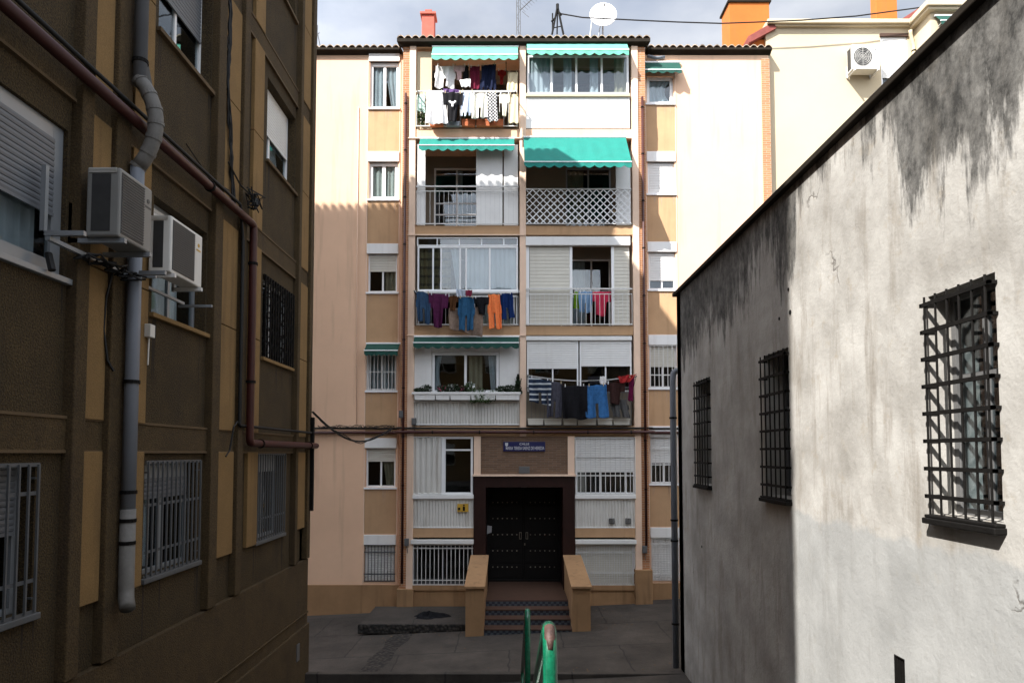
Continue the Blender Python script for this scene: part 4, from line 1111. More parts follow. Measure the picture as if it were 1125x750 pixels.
planter(490, 505, 133.5, 138, 'greyal', 'small grey metal trough between the terracotta ones', n0=.06, n1=.2)
plant(514, 131, .2, .3, 'leaf', 'green plant in the middle terracotta trough of the top balcony'); plant(543, 131, .25, .35, 'leaf', 'green plant in the right terracotta trough of the top balcony')
plant(464, 138, .6, .25, 'leaf', 'tall leafy plant at the left of the top balcony', Y=18.99)
# ================================================================== FIXTURES ON THE BLOCK
def pipe(name, pts, r, mt, label, cat, clips=(), k=10, group=None, elbows=()):
    m = MB(); m.smooth = True
    P = [Vector(p) for p in pts]; out = [P[0]]
    for i in range(1, len(P) - 1):          # rounded corners
        a = (P[i - 1] - P[i]); b = (P[i + 1] - P[i]); q = min(a.length, b.length, r * 2.5 + .03) * .48 * 2 * .5
        pa, pb = P[i] + a.normalized() * q, P[i] + b.normalized() * q
        for s_ in (0, .25, .5, .75, 1): out.append((1 - s_) ** 2 * pa + 2 * s_ * (1 - s_) * P[i] + s_ ** 2 * pb)
    out.append(P[-1])
    m.tube([tuple(p) for p in out], r, k)
    t = thing(name, tuple(P[-1] if P[-1].z < P[0].z else P[0]), label, cat, group)
    m.build('tube', M[mt], t)
    for (c, axis) in clips:
        b = MB(); c = Vector(c); d = Vector(axis).normalized() * .018; b.tube([tuple(c - d), tuple(c + d)], r * 1.25, k); b.build('bracket', M['black'], t)
    return t
z_ = zf(474.5, 18.9)
pipe('red_pipe', [(-7.5, 19.34, z_), (-3.25, 19.34, z_), (-3.25, 18.9, z_), (3.95, 18.9, z_), (3.95, 19.34, z_), (7.2, 19.34, z_)], .042, 'redpipe', 'dark red pipe running level across the block above the door', 'pipe',
     clips=[((x, 18.9, z_), (1, 0, 0)) for x in (-2.2, -.9, .6, 2.1, 3.3)])
z2 = zf(470, 18.92)
pipe('cable_bundle', [(-7.5, 19.36, z2 + .02), (-3.2, 19.36, z2), (-3.2, 18.93, z2), (0.2, 18.93, z2 - .01), (3.9, 18.93, z2), (3.9, 19.36, z2), (7, 19.36, z2 + .02)], .028, 'blackc', 'black cable bundle lying above the level red pipe on the block', 'cable', k=7)
m = MB()
for k_ in range(4):
    rnd = random.Random(k_); pts = []
    for i in range(30): pts.append((-5.5 + i * .075, 19.36 - rnd.uniform(0, .05), z2 + .05 + rnd.uniform(-.05, .05)))
    m.tube(pts, .008, 5)
tag(m.build('cable_tangle', M['blackc']), 'tangled loose black wires above the red pipe on the left wing', 'cable')
for X, lab, y0 in ((-3.02, 'dark red downpipe on the left brick edge of the block', 104), (3.70, 'dark red downpipe on the right brick edge of the block', 108)):
    zt, zb = zf(y0), (zf(640) if X < 0 else zf(600))
    pipe('red_downpipe', [(X, 18.93, zt), (X, 18.93, zb)], .035, 'redpipe', lab, 'pipe', clips=[((X, 18.93, zt - .3 - i * 1.35), (0, 0, 1)) for i in range(9)], group='red downpipes on the block')
pipe('grey_downpipe', [(3.93, 19.3, EAVE - .12), (4.2, 19.34, EAVE - .16), (4.45, 19.36, EAVE - .12)], .045, 'greypipe', 'short grey gutter pipe under the eave right of the central bay', 'pipe')
# electric boxes on the piers
for (px, py, lab) in ((441, 455, 'small black junction box on the left brick edge just above the red pipe'), (455, 463, 'small black junction box beside the corrugated panel above the red pipe'), (447, 595, 'small black junction box at the basement window, left brick edge'), (708, 603, 'dark box under the ledge at the right brick edge')):
    X, Z = fr(px, py, 18.97); b = MB(); b.box(X - .06, X + .06, 18.88, 19.0, Z - .1, Z + .1); b.box(X - .045, X + .045, 18.87, 18.88, Z - .08, Z + .08); b.tube([(X, 18.95, Z - .1), (X + .03, 18.95, Z - .3)], .01, 5); b.bev = .006
    tag(b.build('junction_box', M['vent']), lab, 'junction box', 'junction boxes on the block')
# thin conduit on the left wing
pipe('conduit', [(fr(394, 118, 19.40)[0], 19.40, wz(118)), (fr(392, 300, 19.40)[0], 19.40, wz(300)), (fr(392, 470, 19.40)[0], 19.40, wz(470))], .012, 'column', 'thin pale conduit running down the left wing beside the windows', 'cable', k=6)
# swooping cable between the buildings
a = Vector((-3.83, 13.1, sd(341, 452, -3.83)[1])); b = Vector((-3.3, 18.9, z2)); pts = []
for i in range(17):
    t = i / 16; p = a.lerp(b, t); p.z -= .55 * math.sin(math.pi * t) * (1 - .3 * t); pts.append(tuple(p))
m = MB(); m.tube(pts, .022, 7); m.tube([(p[0] + .02, p[1], p[2] - .05 * math.sin(i)) for i, p in enumerate(pts)], .010, 5)
tag(m.build('slack_cable', M['blackc']), 'slack black cable swooping from the brown building to the block', 'cable')

# street sign
u0, z1 = fr(553, 485, 18.97); u1, z0 = fr(599, 495.5, 18.97)
sg = thing('street_sign', ((u0 + u1) / 2, 18.985, z0), 'long blue street name sign on the brick over the door', 'street sign')
b = MB(); b.box(u0, u1, 18.965, 18.99, z0, z1); b.bev = .004; b.build('plate', M['signblue'], sg)
def text(body, x, y, z, size, mt, parent, w=1.0, name='lettering'):
    cu = bpy.data.curves.new(name, 'FONT'); cu.body = body; cu.size = size; cu.align_x = 'CENTER'; cu.align_y = 'CENTER'; cu.extrude = .002; cu.offset = .0015
    o = bpy.data.objects.new(name, cu); COL.objects.link(o); cu.materials.append(M[mt]); o.rotation_euler = (R(90), 0, 0); o.scale = (w, 1, 1)
    bpy.context.view_layer.update()
    me = bpy.data.meshes.new_from_object(o.evaluated_get(bpy.context.evaluated_depsgraph_get()))
    bpy.data.objects.remove(o); o = bpy.data.objects.new(name, me); COL.objects.link(o); o.rotation_euler = (R(90), 0, 0); o.scale = (w, 1, 1)
    o.parent = parent; o.location = Vector((x, y, z)) - Vector(parent['_org']); return o
text('CALLE', (u0 + u1) / 2, 18.962, z1 - .065, .080, 'signwhite', sg, 1.2)
text('MARIA TERESA SAENZ DE HEREDIA', (u0 + u1) / 2 + .02, 18.962, z0 + .082, .125, 'signwhite', sg, .545)
cr = MB(); cr.add([(u0 + .05, 18.963, z1 - .03), (u0 + .13, 18.963, z1 - .03), (u0 + .13, 18.963, z1 - .10), (u0 + .09, 18.963, z1 - .135), (u0 + .05, 18.963, z1 - .10),
                   (u0 + .05, 18.966, z1 - .03), (u0 + .13, 18.966, z1 - .03), (u0 + .13, 18.966, z1 - .10), (u0 + .09, 18.966, z1 - .135), (u0 + .05, 18.966, z1 - .10)],
                  [(0, 1, 2, 3, 4), (9, 8, 7, 6, 5)] + [(i, (i + 1) % 5, 5 + (i + 1) % 5, 5 + i) for i in range(5)])
cr.build('crest', M['signwhite'], sg)
u, z = fr(576, 516, 18.97); b = MB(); b.box(u - .15, u + .15, 18.97, 18.995, z - .095, z + .095); b.box(u - .13, u + .13, 18.965, 18.97, z - .075, z + .075); b.bev = .004
tag(b.build('wall_plaque', M['vent']), 'small dark plaque on the brick between the street sign and door', 'plaque')
u0, z1 = fr(502.5, 553, 18.96); u1, z0 = fr(514.5, 562, 18.96)
ys = thing('yellow_sign', ((u0 + u1) / 2, 18.98, z0), 'small yellow sign with a dark figure on the corrugated panel left of the door', 'sign')
b = MB(); b.box(u0, u1, 18.955, 18.975, z0, z1); b.build('plate', M['signyel'], ys)
um = (u0 + u1) / 2 + .03; b = MB(); b.box(um - .03, um + .03, 18.948, 18.954, z0 + .03, z0 + .15); b.tube([(um, 18.954, z0 + .185), (um, 18.948, z0 + .185)], .024, 10); b.box(u0 + .02, u0 + .08, 18.948, 18.954, z0 + .05, z0 + .12); b.build('symbol', M['black'], ys)
# dark heap on the raised pavement
b = MB(); rnd = random.Random(5); X, Y = -2.1, 17.75
n = 26; rings = 7; vv = []
for j in range(rings + 1):
    for i in range(n):
        a = 6.283 * i / n; q = j / rings; rr = (1 - q) * (1 + .22 * math.sin(a * 3 + 1) + .12 * math.sin(a * 7)); vv.append((X + .42 * rr * math.cos(a), Y + .22 * rr * math.sin(a), .115 + .13 * (1 - (1 - q) ** 2) * (.6 + .5 * math.sin(a * 2 + q * 4)) + rnd.uniform(0, .02) * (q > 0)))
b.add(vv, [(j * n + i, j * n + (i + 1) % n, (j + 1) * n + (i + 1) % n, (j + 1) * n + i) for j in range(rings) for i in range(n)])
tag(b.build('crumpled_cloth', c_black), 'dark crumpled cloth lying on the raised pavement left of the steps', 'cloth')

# ================================================================== ON THE ROOF
X, Z = fr(662.5, 19, 19.6)
dsh = thing('satellite_dish', (X, 19.6, 16.3), 'round white satellite dish on the tiled roof edge', 'satellite dish')
b = MB(); b.smooth = True; n = 28; vv = []; ax = Vector((-.05, -1, .22)).normalized(); e1 = Vector((1, 0, 0)); e1 = (e1 - ax * e1.dot(ax)).normalized(); e2 = ax.cross(e1); c0 = Vector((X, 19.6, Z)); RR = .40
for j in range(6):
    r_ = RR * (j + .01) / 5
    for i in range(n):
        a = 6.283 * i / n; vv.append(tuple(c0 + e1 * r_ * math.cos(a) + e2 * r_ * math.sin(a) * 1.05 + ax * (.09 * (r_ / RR) ** 2)))
b.add(vv, [(j * n + i, j * n + (i + 1) % n, (j + 1) * n + (i + 1) % n, (j + 1) * n + i) for j in range(5) for i in range(n)]); b.sol = .012
b.build('reflector', M['dish'], dsh)
b = MB(); tip = c0 + ax * .42 + Vector((0, 0, -.02)); b.tube([tuple(c0 - e2 * RR * -.9 * (1 if e2.z < 0 else -1) + ax * .05), tuple(tip)], .012, 6); b.tube([tuple(tip), tuple(tip + ax * .09)], .03, 8); b.build('feed_arm', M['greyal'], dsh)
b = MB(); b.tube([(X, 19.68, 16.2), (X, 19.68, Z)], .025, 8); b.tube([(X - .42, 19.5, 16.35), (X - .3, 19.7, Z + .1)], .02, 6); b.tube([(X - .2, 19.5, 16.3), (X - .05, 19.68, Z - .1)], .014, 6); b.build('mast', M['greyal'], dsh)
# tripod mast
def P3(px, py, Y): x, z = fr(px, py, Y); return (x, Y, z)
b = MB()
b.tube([P3(612.5, 7, 19.2), P3(606.5, 38, 19.1)], .028, 6); b.tube([P3(612.5, 7, 19.2), P3(619, 38, 19.1)], .03, 6); b.tube([P3(612.5, 6, 19.2), P3(612, 38, 19.8)], .02, 6); b.tube([P3(607, 15, 19.2), P3(607, 36, 19.15)], .02, 6)
b.tube([P3(606, 24, 19.15), P3(610, 20, 19.15)], .03, 6); b.tube([P3(608, 31, 19.15), P3(617, 29, 19.15)], .015, 5); b.tube([P3(612.5, 11, 19.19), P3(612.5, 5, 19.2)], .045, 7); b.tube([P3(613, 13, 19.2), P3(617, 17, 19.2)], .03, 6)
tag(b.build('cable_tripod', M['black']), 'black iron tripod holding the cable on the tiled roof', 'mast')
# lattice aerial
b = MB()
p0, p1 = P3(567.5, 38, 19.5), P3(567.5, -25, 19.5); q0, q1 = P3(571.5, 38, 19.5), P3(571.5, -25, 19.5)
b.tube([p0, p1], .012, 6); b.tube([q0, q1], .012, 6); r0, r1 = P3(569.5, 38, 19.6), P3(569.5, -25, 19.6); b.tube([r0, r1], .012, 6)
zz = p0[2]; i = 0
while zz < p1[2] - .1:
    a_, c_ = (p0[0], q0[0]) if i % 2 else (q0[0], p0[0]); b.tube([(a_, 19.5, zz), (c_, 19.5, zz + .18)], .006, 4); zz += .18; i += 1
b.tube([P3(571, 12, 19.5), P3(586, -2, 19.2)], .012, 5)
for j in range(6):
    x, y, z = [P3(571, 12, 19.5)[k] + (P3(586, -2, 19.2)[k] - P3(571, 12, 19.5)[k]) * (j + 1) / 6 for k in range(3)]
    b.tube([(x - .10, y, z + .10), (x + .10, y, z - .10)], .005, 4)
b.tube([P3(574, 13, 19.5), P3(581, 19, 19.4)], .008, 4)
tag(b.build('television_aerial', M['steelg']), 'slender grey lattice mast with a television aerial above the roof', 'aerial')
b = MB(); b.tube([P3(345, 18, 19.6), P3(352, 52, 19.6)], .014, 5); b.tube([P3(347, 40, 19.6), P3(351, 36, 19.6)], .01, 5); b.tube([P3(348, 52, 19.6), P3(349, 28, 19.6)], .01, 5)
tag(b.build('roof_aerial', M['steelg']), 'thin leaning aerial on the left wing roof beside the brown building', 'aerial')
# cable over the roofs
pts = [(614, 15), (640, 19.5), (700, 22.5), (745, 24.5), (792, 26), (830, 24.6), (880, 22.5), (940, 18), (1000, 10), (1060, 2), (1120, -8)]
m = MB(); m.tube([P3(a_, b_, 19.2) for a_, b_ in pts], .018, 6)
tag(m.build('roof_cable', M['blackc']), 'long black cable strung from the roof tripod across the sky to the right', 'cable')

# ================================================================== AIR CONDITIONERS
def aircon(name, fn, u0, u1, n0, n1, z0, z1, label, group='air conditioners on the walls', casing='acw', fan=True, bracket=True, mark=None):
    loc = fn((u0 + u1) / 2, n0, z0)
    t = thing('air_conditioner', loc, label, 'air conditioner', group)
    b = MB(fn); b.box(u0, u1, n0, n1, z0, z1); b.bev = .018; b.build('casing', M[casing], t)
    w = u1 - u0; h = z1 - z0; cu = u0 + w * .38; cz = z0 + h * .5; rr = min(w * .34, h * .42)
    if fan:
        g_ = MB(fn); k = 28
        vv = [(cu, n1 + .003, cz)] + [(cu + rr * math.cos(6.283 * i / k), n1 + .003, cz + rr * math.sin(6.283 * i / k)) for i in range(k)]
        g_.add(vv, [(0, 1 + i, 1 + (i + 1) % k) for i in range(k)]); g_.build('fan_opening', M['acd'], t)
        g_ = MB(fn)
        for q in (.25, .45, .65, .83, 1.0):
            g_.tube([(cu + rr * q * math.cos(6.283 * i / k), n1 + .012, cz + rr * q * math.sin(6.283 * i / k)) for i in range(k + 1)], .005, 4, False)
        for i in range(8): a = 6.283 * i / 8; g_.tube([(cu, n1 + .014, cz), (cu + rr * math.cos(a), n1 + .012, cz + rr * math.sin(a))], .004, 4)
        g_.build('fan_guard', M['acw'], t)
    else:
        g_ = MB(fn); g_.box(u0 + w * .05, u0 + w * .72, n1 - .002, n1 + .006, z0 + h * .06, z1 - h * .06); g_.build('front_grille', M['acm'], t)
        g_ = MB(fn)
        for i in range(22): zz_ = z0 + h * .08 + h * .84 * i / 21; g_.box(u0 + w * .05, u0 + w * .72, n1 + .006, n1 + .012, zz_, zz_ + .008)
        g_.build('louvres', M['acm'], t)
    s_ = MB(fn); s_.box(u0 - .004, u0 + .001, n0 + .05, n1 - .08, z0 + .05, z1 - .06); s_.build('side_coil', M['acd'], t)
    for i in range(3):
        pass
    tp = MB(fn)
    for i in range(4): tp.box(u0 - .008, u0 - .0, n0 + .02 + 0, n1 - .03, z1 - .012 - i * .012, z1 - .007 - i * .012)
    tp.build('top_vents', M['acw'], t)
    if mark:
        mk = MB(fn); cu2 = u0 + w * .86; mk.tube([(cu2, n1, z1 - h * .22), (cu2, n1 + .005, z1 - h * .22)], .022, 12); mk.box(cu2 - .05, cu2 + .05, n1, n1 + .003, z1 - h * .33, z1 - h * .30); mk.build('logo', M['signyel' if mark == 2 else 'acm'], t)
    if bracket:
        for u in (u0 + .06, u1 - .06):
            k_ = MB(fn)
            k_.box(u - .02, u + .02, 0.0, n1 + .03, z0 - .045, z0 - .004); k_.box(u - .02, u + .02, 0.0, .03, z0 - .05, z0 + .32)
            k_.build('bracket', M['steelw' if casing == 'acw' else 'greyal'], t)
    return t
LX = 4.0; LF = leftw(-LX)
aircon('a', LF, 6.02, 6.57, .18, .48, 6.24, 6.87, 'nearer grey air conditioner with a dark mesh front on the brown building', fan=False, mark=1, casing='acg')
aircon('b', LF, 7.26, 8.01, .08, .32, 6.25, 6.87, 'further air conditioner with a small yellow emblem in front of the brown building window', fan=False, mark=2)
b = MB(LF); b.box(5.62, 5.66, .05, .42, 6.12, 6.16); b.box(5.62, 5.66, .05, .09, 6.12, 6.72); b.box(6.8, 6.84, .05, .50, 6.10, 6.14); b.box(5.62, 6.84, .10, .14, 6.08, 6.115)
tag(b.build('wall_bracket', M['greyal']), 'empty grey steel bracket projecting from the brown wall by the nearer air conditioner', 'bracket')
b = MB(LF); b.box(7.0, 8.16, .02, .05, 6.09, 6.12); b.box(8.1, 8.13, .0, .40, 6.05, 6.08); b.box(7.0, 7.03, .0, .30, 6.12, 6.15)
tag(b.build('wall_bracket', M['greyal']), 'bare pale bracket arms under the further air conditioner', 'bracket')
m = MB(LF)
for k_ in range(6):
    rnd = random.Random(30 + k_); m.tube([(6.0 + i * .09, .12 + rnd.uniform(-.03, .2), 6.07 + rnd.uniform(-.05, .03)) for i in range(10)], .010, 5)
m.tube([(6.55, .12, 6.05), (6.56, .06, 5.8), (6.55, .05, 5.5), (6.58, .08, 5.2), (6.62, .12, 5.1)], .012, 5); m.tube([(5.74, .05, 6.0), (5.72, .1, 5.85)], .03, 7)
tag(m.build('cable_tangle', M['blackc']), 'tangled dark hoses and wires under the nearer air conditioner', 'cable')

# ================================================================== THE BROWN BUILDING ON THE LEFT
LY0, LY1, LTOP = .8, 13.25, 19.2
brown = thing('brown_building', (-LX, LY0, 0), 'tall brown rendered building with ochre panels along the left of the alley', 'building')
W_ = dict(A0=(4.35, 5.74, 2.98, 4.22), B0=(7.45, 8.72, 2.95, 4.22), C0=(10.67, 11.97, 2.93, 4.30),
          A1=(4.45, 6.02, 5.86, 7.20), B1=(7.5, 8.82, 5.86, 7.18), C1=(10.84, 12.28, 5.84, 7.18),
          A2=(4.45, 5.8, 9.1, 10.5), B2=(7.5, 8.84, 9.1, 10.5), C2=(10.9, 12.33, 9.08, 10.46),
          A3=(4.45, 5.8, 12.3, 13.7), B3=(7.5, 8.75, 12.3, 13.7), C3=(10.9, 12.22, 12.27, 13.7), B4=(7.5, 8.75, 15.4, 16.8), C4=(10.9, 12.22, 15.4, 16.8))
m = MB(LF); m.wall(LY0, LY1, -1, LTOP, -.35, 0, list(W_.values())); m.build('alley_wall', M['lb_dark'], brown)
m = MB(); m.box(-16, -LX - .0, LY1 - .3, LY1, -1, LTOP); m.box(-16, -LX, LY0, LY0 + .3, -1, LTOP); m.box(-16.3, -16, LY0, LY1, -1, LTOP); m.build('end_wall', M['lb_mid'], brown)
m = MB(); m.box(-7.2, -7.1, LY0 + .3, LY1 - .3, -1, LTOP - .3)
for z in (1.9, 4.9, 8.0, 11.2, 14.4): m.box(-7.1, -LX - .35, LY0 + .3, LY1 - .3, z, z + .2)
m.box(-7.1, -4.35, 6.5, 6.6, 0, LTOP - .3); m.box(-7.1, -4.35, 9.7, 9.8, 0, LTOP - .3)
m.build('interior_wall', M['room'], brown)
bands = [(4.32, 4.62), (7.50, 7.80), (10.70, 11.0), (13.9, 14.2), (17.1, 17.4)]
zz_ = [(2.9, 4.32), (4.62, 7.5), (7.8, 10.7), (11.0, 13.9), (14.2, 17.1), (17.4, LTOP)]
pil = [(2.7, 2.95), (6.06, 6.24), (6.60, 6.86), (8.86, 9.10), (9.72, 9.92), (12.36, 12.5), (13.08, 13.28)]
lig = [(2.0, 2.68), (6.25, 6.59), (6.98, 7.34), (9.11, 9.70), (10.22, 10.62), (12.51, 13.06)]
for (a, b_) in pil:
    c = MB(LF); c.box(a, b_, -.1, .10, 2.3, LTOP - .1); c.bev = .012; c.build('pilaster', M['lb_mid'], brown)
for (a, b_) in lig:
    for (z0, z1) in zz_:
        c = MB(LF)
        if z1 - z0 > 2:
            zm = (z0 + z1) / 2; c.box(a, b_, -.1, .055, z0, zm - .006); c.box(a, b_, -.1, .055, zm + .006, z1)
        else: c.box(a, b_, -.1, .055, z0, z1)
        c.bev = .006; c.build('panel', M['lb_light'], brown)
for (z0, z1) in bands:
    c = MB(LF); c.box(LY0, LY1, -.1, .035, z0, z1); c.build('string_course', M['lb_mid'], brown)
    c = MB(LF); c.box(LY0, LY1, -.1, .045, z0 - .015, z0 + .012); c.box(LY0, LY1, -.1, .045, z1 - .012, z1 + .015); c.build('string_course_edge', M['lb_edge'], brown)
c = MB(LF); c.box(LY0, LY1 + .02, -.1, .07, -1, 2.28); c.build('plinth', M['lb_mid'], brown)
c = MB(LF); c.box(LY0, LY1 + .03, -.1, .09, 1.26, 1.29); c.box(LY0, LY1 + .03, -.1, .11, -1, 1.07); c.bev = .01; c.build('plinth_course', M['lb_mid'], brown)
c = MB(LF); c.box(12.5, 12.65, .09, .125, .55, .85); c.build('plinth_vent', M['vent'], brown)
def lwin(k, **o):
    a = W_[k]; o.setdefault('n', -.14); return window(brown, LF, *a, **o)
lwin('A0', fmat='greyal', grille=True, pitch=.12, gmat='steelg', hbars=(.22, .8), shutter=.45, smat='gshut', gn=.03, sill='steelg')
lwin('B0', fmat='greyal', grille=True, pitch=.105, gmat='steelg', hbars=(.22, .62), shutter=.2, smat='gshut', gn=.03, sill='steelg', box=.2, curtain=[(.1, .5, 'lace', 0, 0)])
lwin('C0', fmat='greyal', grille=True, pitch=.11, gmat='steelg', hbars=(.25,), shutter=.0, smat='gshut', gn=.03, sill='steelg', box=.3, curtain=[(.02, .45, 'beige', 0, 0)])
lwin('A1', shutter=.62, smat='gshut', sill='greyal', fmat='greyal', fw=.13, n=-.04, curtain=[(.05, .45, 'lace', 0, 0), (.6, .9, 'lace', 0, 0)])
lwin('B1', fmat='greyal', shutter=.2, smat='wshut', sill='lb_light', curtain=[(.3, .8, 'lace', 0, 0)])
lwin('C1', grille='heavy', pitch=.12, gmat='black', hbars=(.2, .35, .5, .65, .8), sill='lb_light')
lwin('A2', shutter=.5, smat='gshut', sill='lb_edge'); lwin('B2', shutter=.55, smat='gshut', sill='lb_edge', curtain=[(.15, .3, 'lace', 0, 0)])
lwin('C2', shutter=.58, smat='wshut', sill='lb_edge', fw=.07, mull=(.35,), curtain=[(.5, .9, 'lace', .3, 0)]); 
for k_ in ('A3', 'B3', 'C3', 'B4', 'C4'): lwin(k_, shutter=.4, smat='gshut', sill='lb_edge')
# ornament of the dark grille
g_ = MB(LF)
for i in range(6):
    for j in range(5):
        cu, cz = 10.98 + i * .235, 6.0 + j * .26
        g_.tube([(cu + .07 * math.cos(6.283 * q / 10), .045, cz + .09 * math.sin(6.283 * q / 10)) for q in range(11)], .006, 4, False)
g_.build('grille_ornament', M['black'], brown)
# roof
m = MB(); m.add([(-LX + .4, LY0 - .4, LTOP), (-LX + .4, LY1 + .45, LTOP), (-16.4, LY1 + .45, LTOP), (-16.4, LY0 - .4, LTOP), (-LX + .4, LY0 - .4, LTOP + .12), (-LX + .4, LY1 + .45, LTOP + .12), (-16.4, LY1 + .45, LTOP + .12), (-16.4, LY0 - .4, LTOP + .12), (-10, LY0 + 4, LTOP + 1.6), (-10, LY1 - 4, LTOP + 1.6)],
              [(0, 3, 2, 1), (0, 1, 5, 4), (1, 2, 6, 5), (2, 3, 7, 6), (3, 0, 4, 7), (4, 5, 9, 8), (5, 6, 9), (6, 7, 8, 9), (7, 4, 8)])
rfl = m.build('roof', M['tile'], brown)
e = MB(); e.smooth = True
for i in range(52): x = -LX + .35 - i * .235; e.tube([(x, LY1 + .53, LTOP + .13), (x, LY1 - .6, LTOP + .28)], .085, 8)
e.build('eave_tiles', M['tile'], rfl)

# downpipe with its swan neck
px_ = -LX + .18
pts = [(px_, 6.83, 19.4), (px_, 6.83, 8.12), (px_ + .03, 6.83, 7.98), (px_ + .20, 6.84, 7.86), (px_ + .24, 6.84, 7.70), (px_ + .20, 6.84, 7.50), (px_ + .03, 6.83, 7.32), (px_, 6.83, 7.22), (px_, 6.83, 3.1), (px_ + .0, 6.80, 2.95), (px_ + .07, 6.72, 2.80)]
t = thing('grey_downpipe', (px_, 6.83, 2.8), 'fat grey downpipe with a swan neck around the red pipe on the brown building', 'pipe')
m = MB(); m.smooth = True; m.tube(pts[0:2], .066, 16); m.build('tube', M['greypipe'], t)
m = MB(); m.smooth = True; m.tube(pts[7:9], .066, 16); m.build('tube', M['greypipe'], t)
sw = []
for i in range(13):
    q = i / 12; sw.append((px_ + .17 * math.sin(math.pi * q) ** .8 if q not in (0, 1) else px_, 6.84, 8.12 - .9 * q))
m = MB(); m.smooth = True; m.tube(sw, .074, 16); 
m.build('swan_neck', M['oldpipe'], t)
for i in (0, 2, 4, 6, 8, 10, 12):
    a_, b_ = Vector(sw[max(0, i - 1)]), Vector(sw[min(12, i + 1)]); d_ = (b_ - a_).normalized() * .018; c = Vector(sw[i]); m = MB(); m.tube([tuple(c - d_), tuple(c + d_)], .080, 16); m.build('collar', M['oldpipe'], t)
m = MB(); m.smooth = True; m.tube([(px_, 6.83, 3.75), (px_, 6.83, 3.0), (px_ + .02, 6.80, 2.88), (px_ + .08, 6.72, 2.80)], .072, 14); m.build('outlet', M['oldpipe'], t)
for z in (3.4, 3.62, 3.9, 8.3, 5.0): m = MB(); m.tube([(px_, 6.83, z), (px_, 6.83, z + .035)], .078, 14); m.build('bracket', M['black'], t)
rx_ = -LX + .17
pipe('red_pipe', [(rx_, .9, 7.68), (rx_, 9.97, 7.68), (rx_, 9.97, 4.45), (rx_, 13.42, 4.45), (rx_ - .35, 13.42, 4.45)], .056, 'redpipe', 'thick dark red pipe along the brown building that turns down at a right angle', 'pipe',
     clips=[((rx_, 9.97, 7.1), (0, 0, 1)), ((rx_, 9.97, 5.35), (0, 0, 1)), ((rx_, 10.4, 4.45), (0, 1, 0)), ((rx_, 12.9, 4.45), (0, 1, 0)), ((rx_, 8.5, 7.68), (0, 1, 0))], k=16)
pipe('black_conduit', [(-LX + .12, 1.2, 7.85), (-LX + .12, 9.6, 7.85), (-LX + .12, 9.70, 7.4), (-LX + .12, 9.70, 4.7), (-LX + .12, 13.3, 4.70)], .022, 'blackc', 'black cable following the red pipe on the brown building', 'cable', k=7)
m = MB(LF)
for k_ in range(7):
    rnd = random.Random(50 + k_); m.tube([(9.16 + rnd.uniform(-.03, .05) + (.3 * max(0, (i - 15) / 8)), .07 + rnd.uniform(0, .04), 12.6 - i * .22) for i in range(23)], .011, 5)
tag(m.build('cable_bundle', M['blackc']), 'ragged black cables hanging down the brown wall to the red pipe', 'cable')
m = MB(LF)
for k_ in range(12):
    rnd = random.Random(70 + k_); c = Vector((9.75, .22, 8.0)); p_ = [tuple(c + Vector((rnd.uniform(-.12, .3), rnd.uniform(-.08, .1), rnd.uniform(-.16, .14)))) for i in range(5)]; m.tube(p_, .010, 5)
m.tube([(9.2, .1, 8.3), (9.5, .15, 8.1), (9.75, .2, 8.05)], .012, 5); m.tube([(8.0, .1, 8.0), (8.6, .12, 7.82), (9.2, .12, 7.9)], .008, 5)
tag(m.build('cable_tangle', M['blackc']), 'knot of black wires above the bend of the red pipe', 'cable')
m = MB(LF); rnd = random.Random(91)
for k_ in range(3): m.tube([(9.75 - k_ * .03, .12, 7.4 - i * .35 + rnd.uniform(-.02, .02)) if i < 8 else (9.75 - (i - 8) * .12, .12, 4.75 - abs(i - 9) * .08 - (i > 10) * .25) for i in range(13)], .012, 5)
tag(m.build('cable_bundle', M['blackc']), 'black cables running down the brown wall left of the red pipe bend', 'cable')
m = MB(LF); m.box(13.18, 13.30, .09, .14, 4.86, 4.98); m.tube([(13.24, .12, 4.9), (13.24, .12, 4.3)], .02, 6); m.box(13.2, 13.28, .10, .16, 3.2, 5.0)
tag(m.build('cable_box', M['black']), 'black cable box on the far corner of the brown building', 'junction box')
for (u, z, lab) in ((7.27, 5.55, 'small pale meter box left of the window under the further air conditioner'), (7.38, 10.0, 'small pale box beside the upper shuttered window of the brown building')):
    m = MB(LF); m.box(u, u + .10, .05, .12, z, z + .14); m.tube([(u + .05, .08, z), (u + .04, .08, z - .3)], .010, 5); m.bev = .01; tag(m.build('meter_box', M['acw']), lab, 'box')
m = MB(LF); m.add([(6.98, .10, 8.15), (7.12, .10, 8.15), (7.05, .2, 8.15), (7.0, .06, 8.75), (7.04, .06, 8.75), (7.02, .09, 8.75)], [(0, 1, 2), (3, 5, 4), (0, 3, 4, 1), (1, 4, 5, 2), (2, 5, 3, 0)])
tag(m.build('metal_flashing', M['oldpipe']), 'grey tapering metal flashing right beside the grey downpipe', 'flashing')

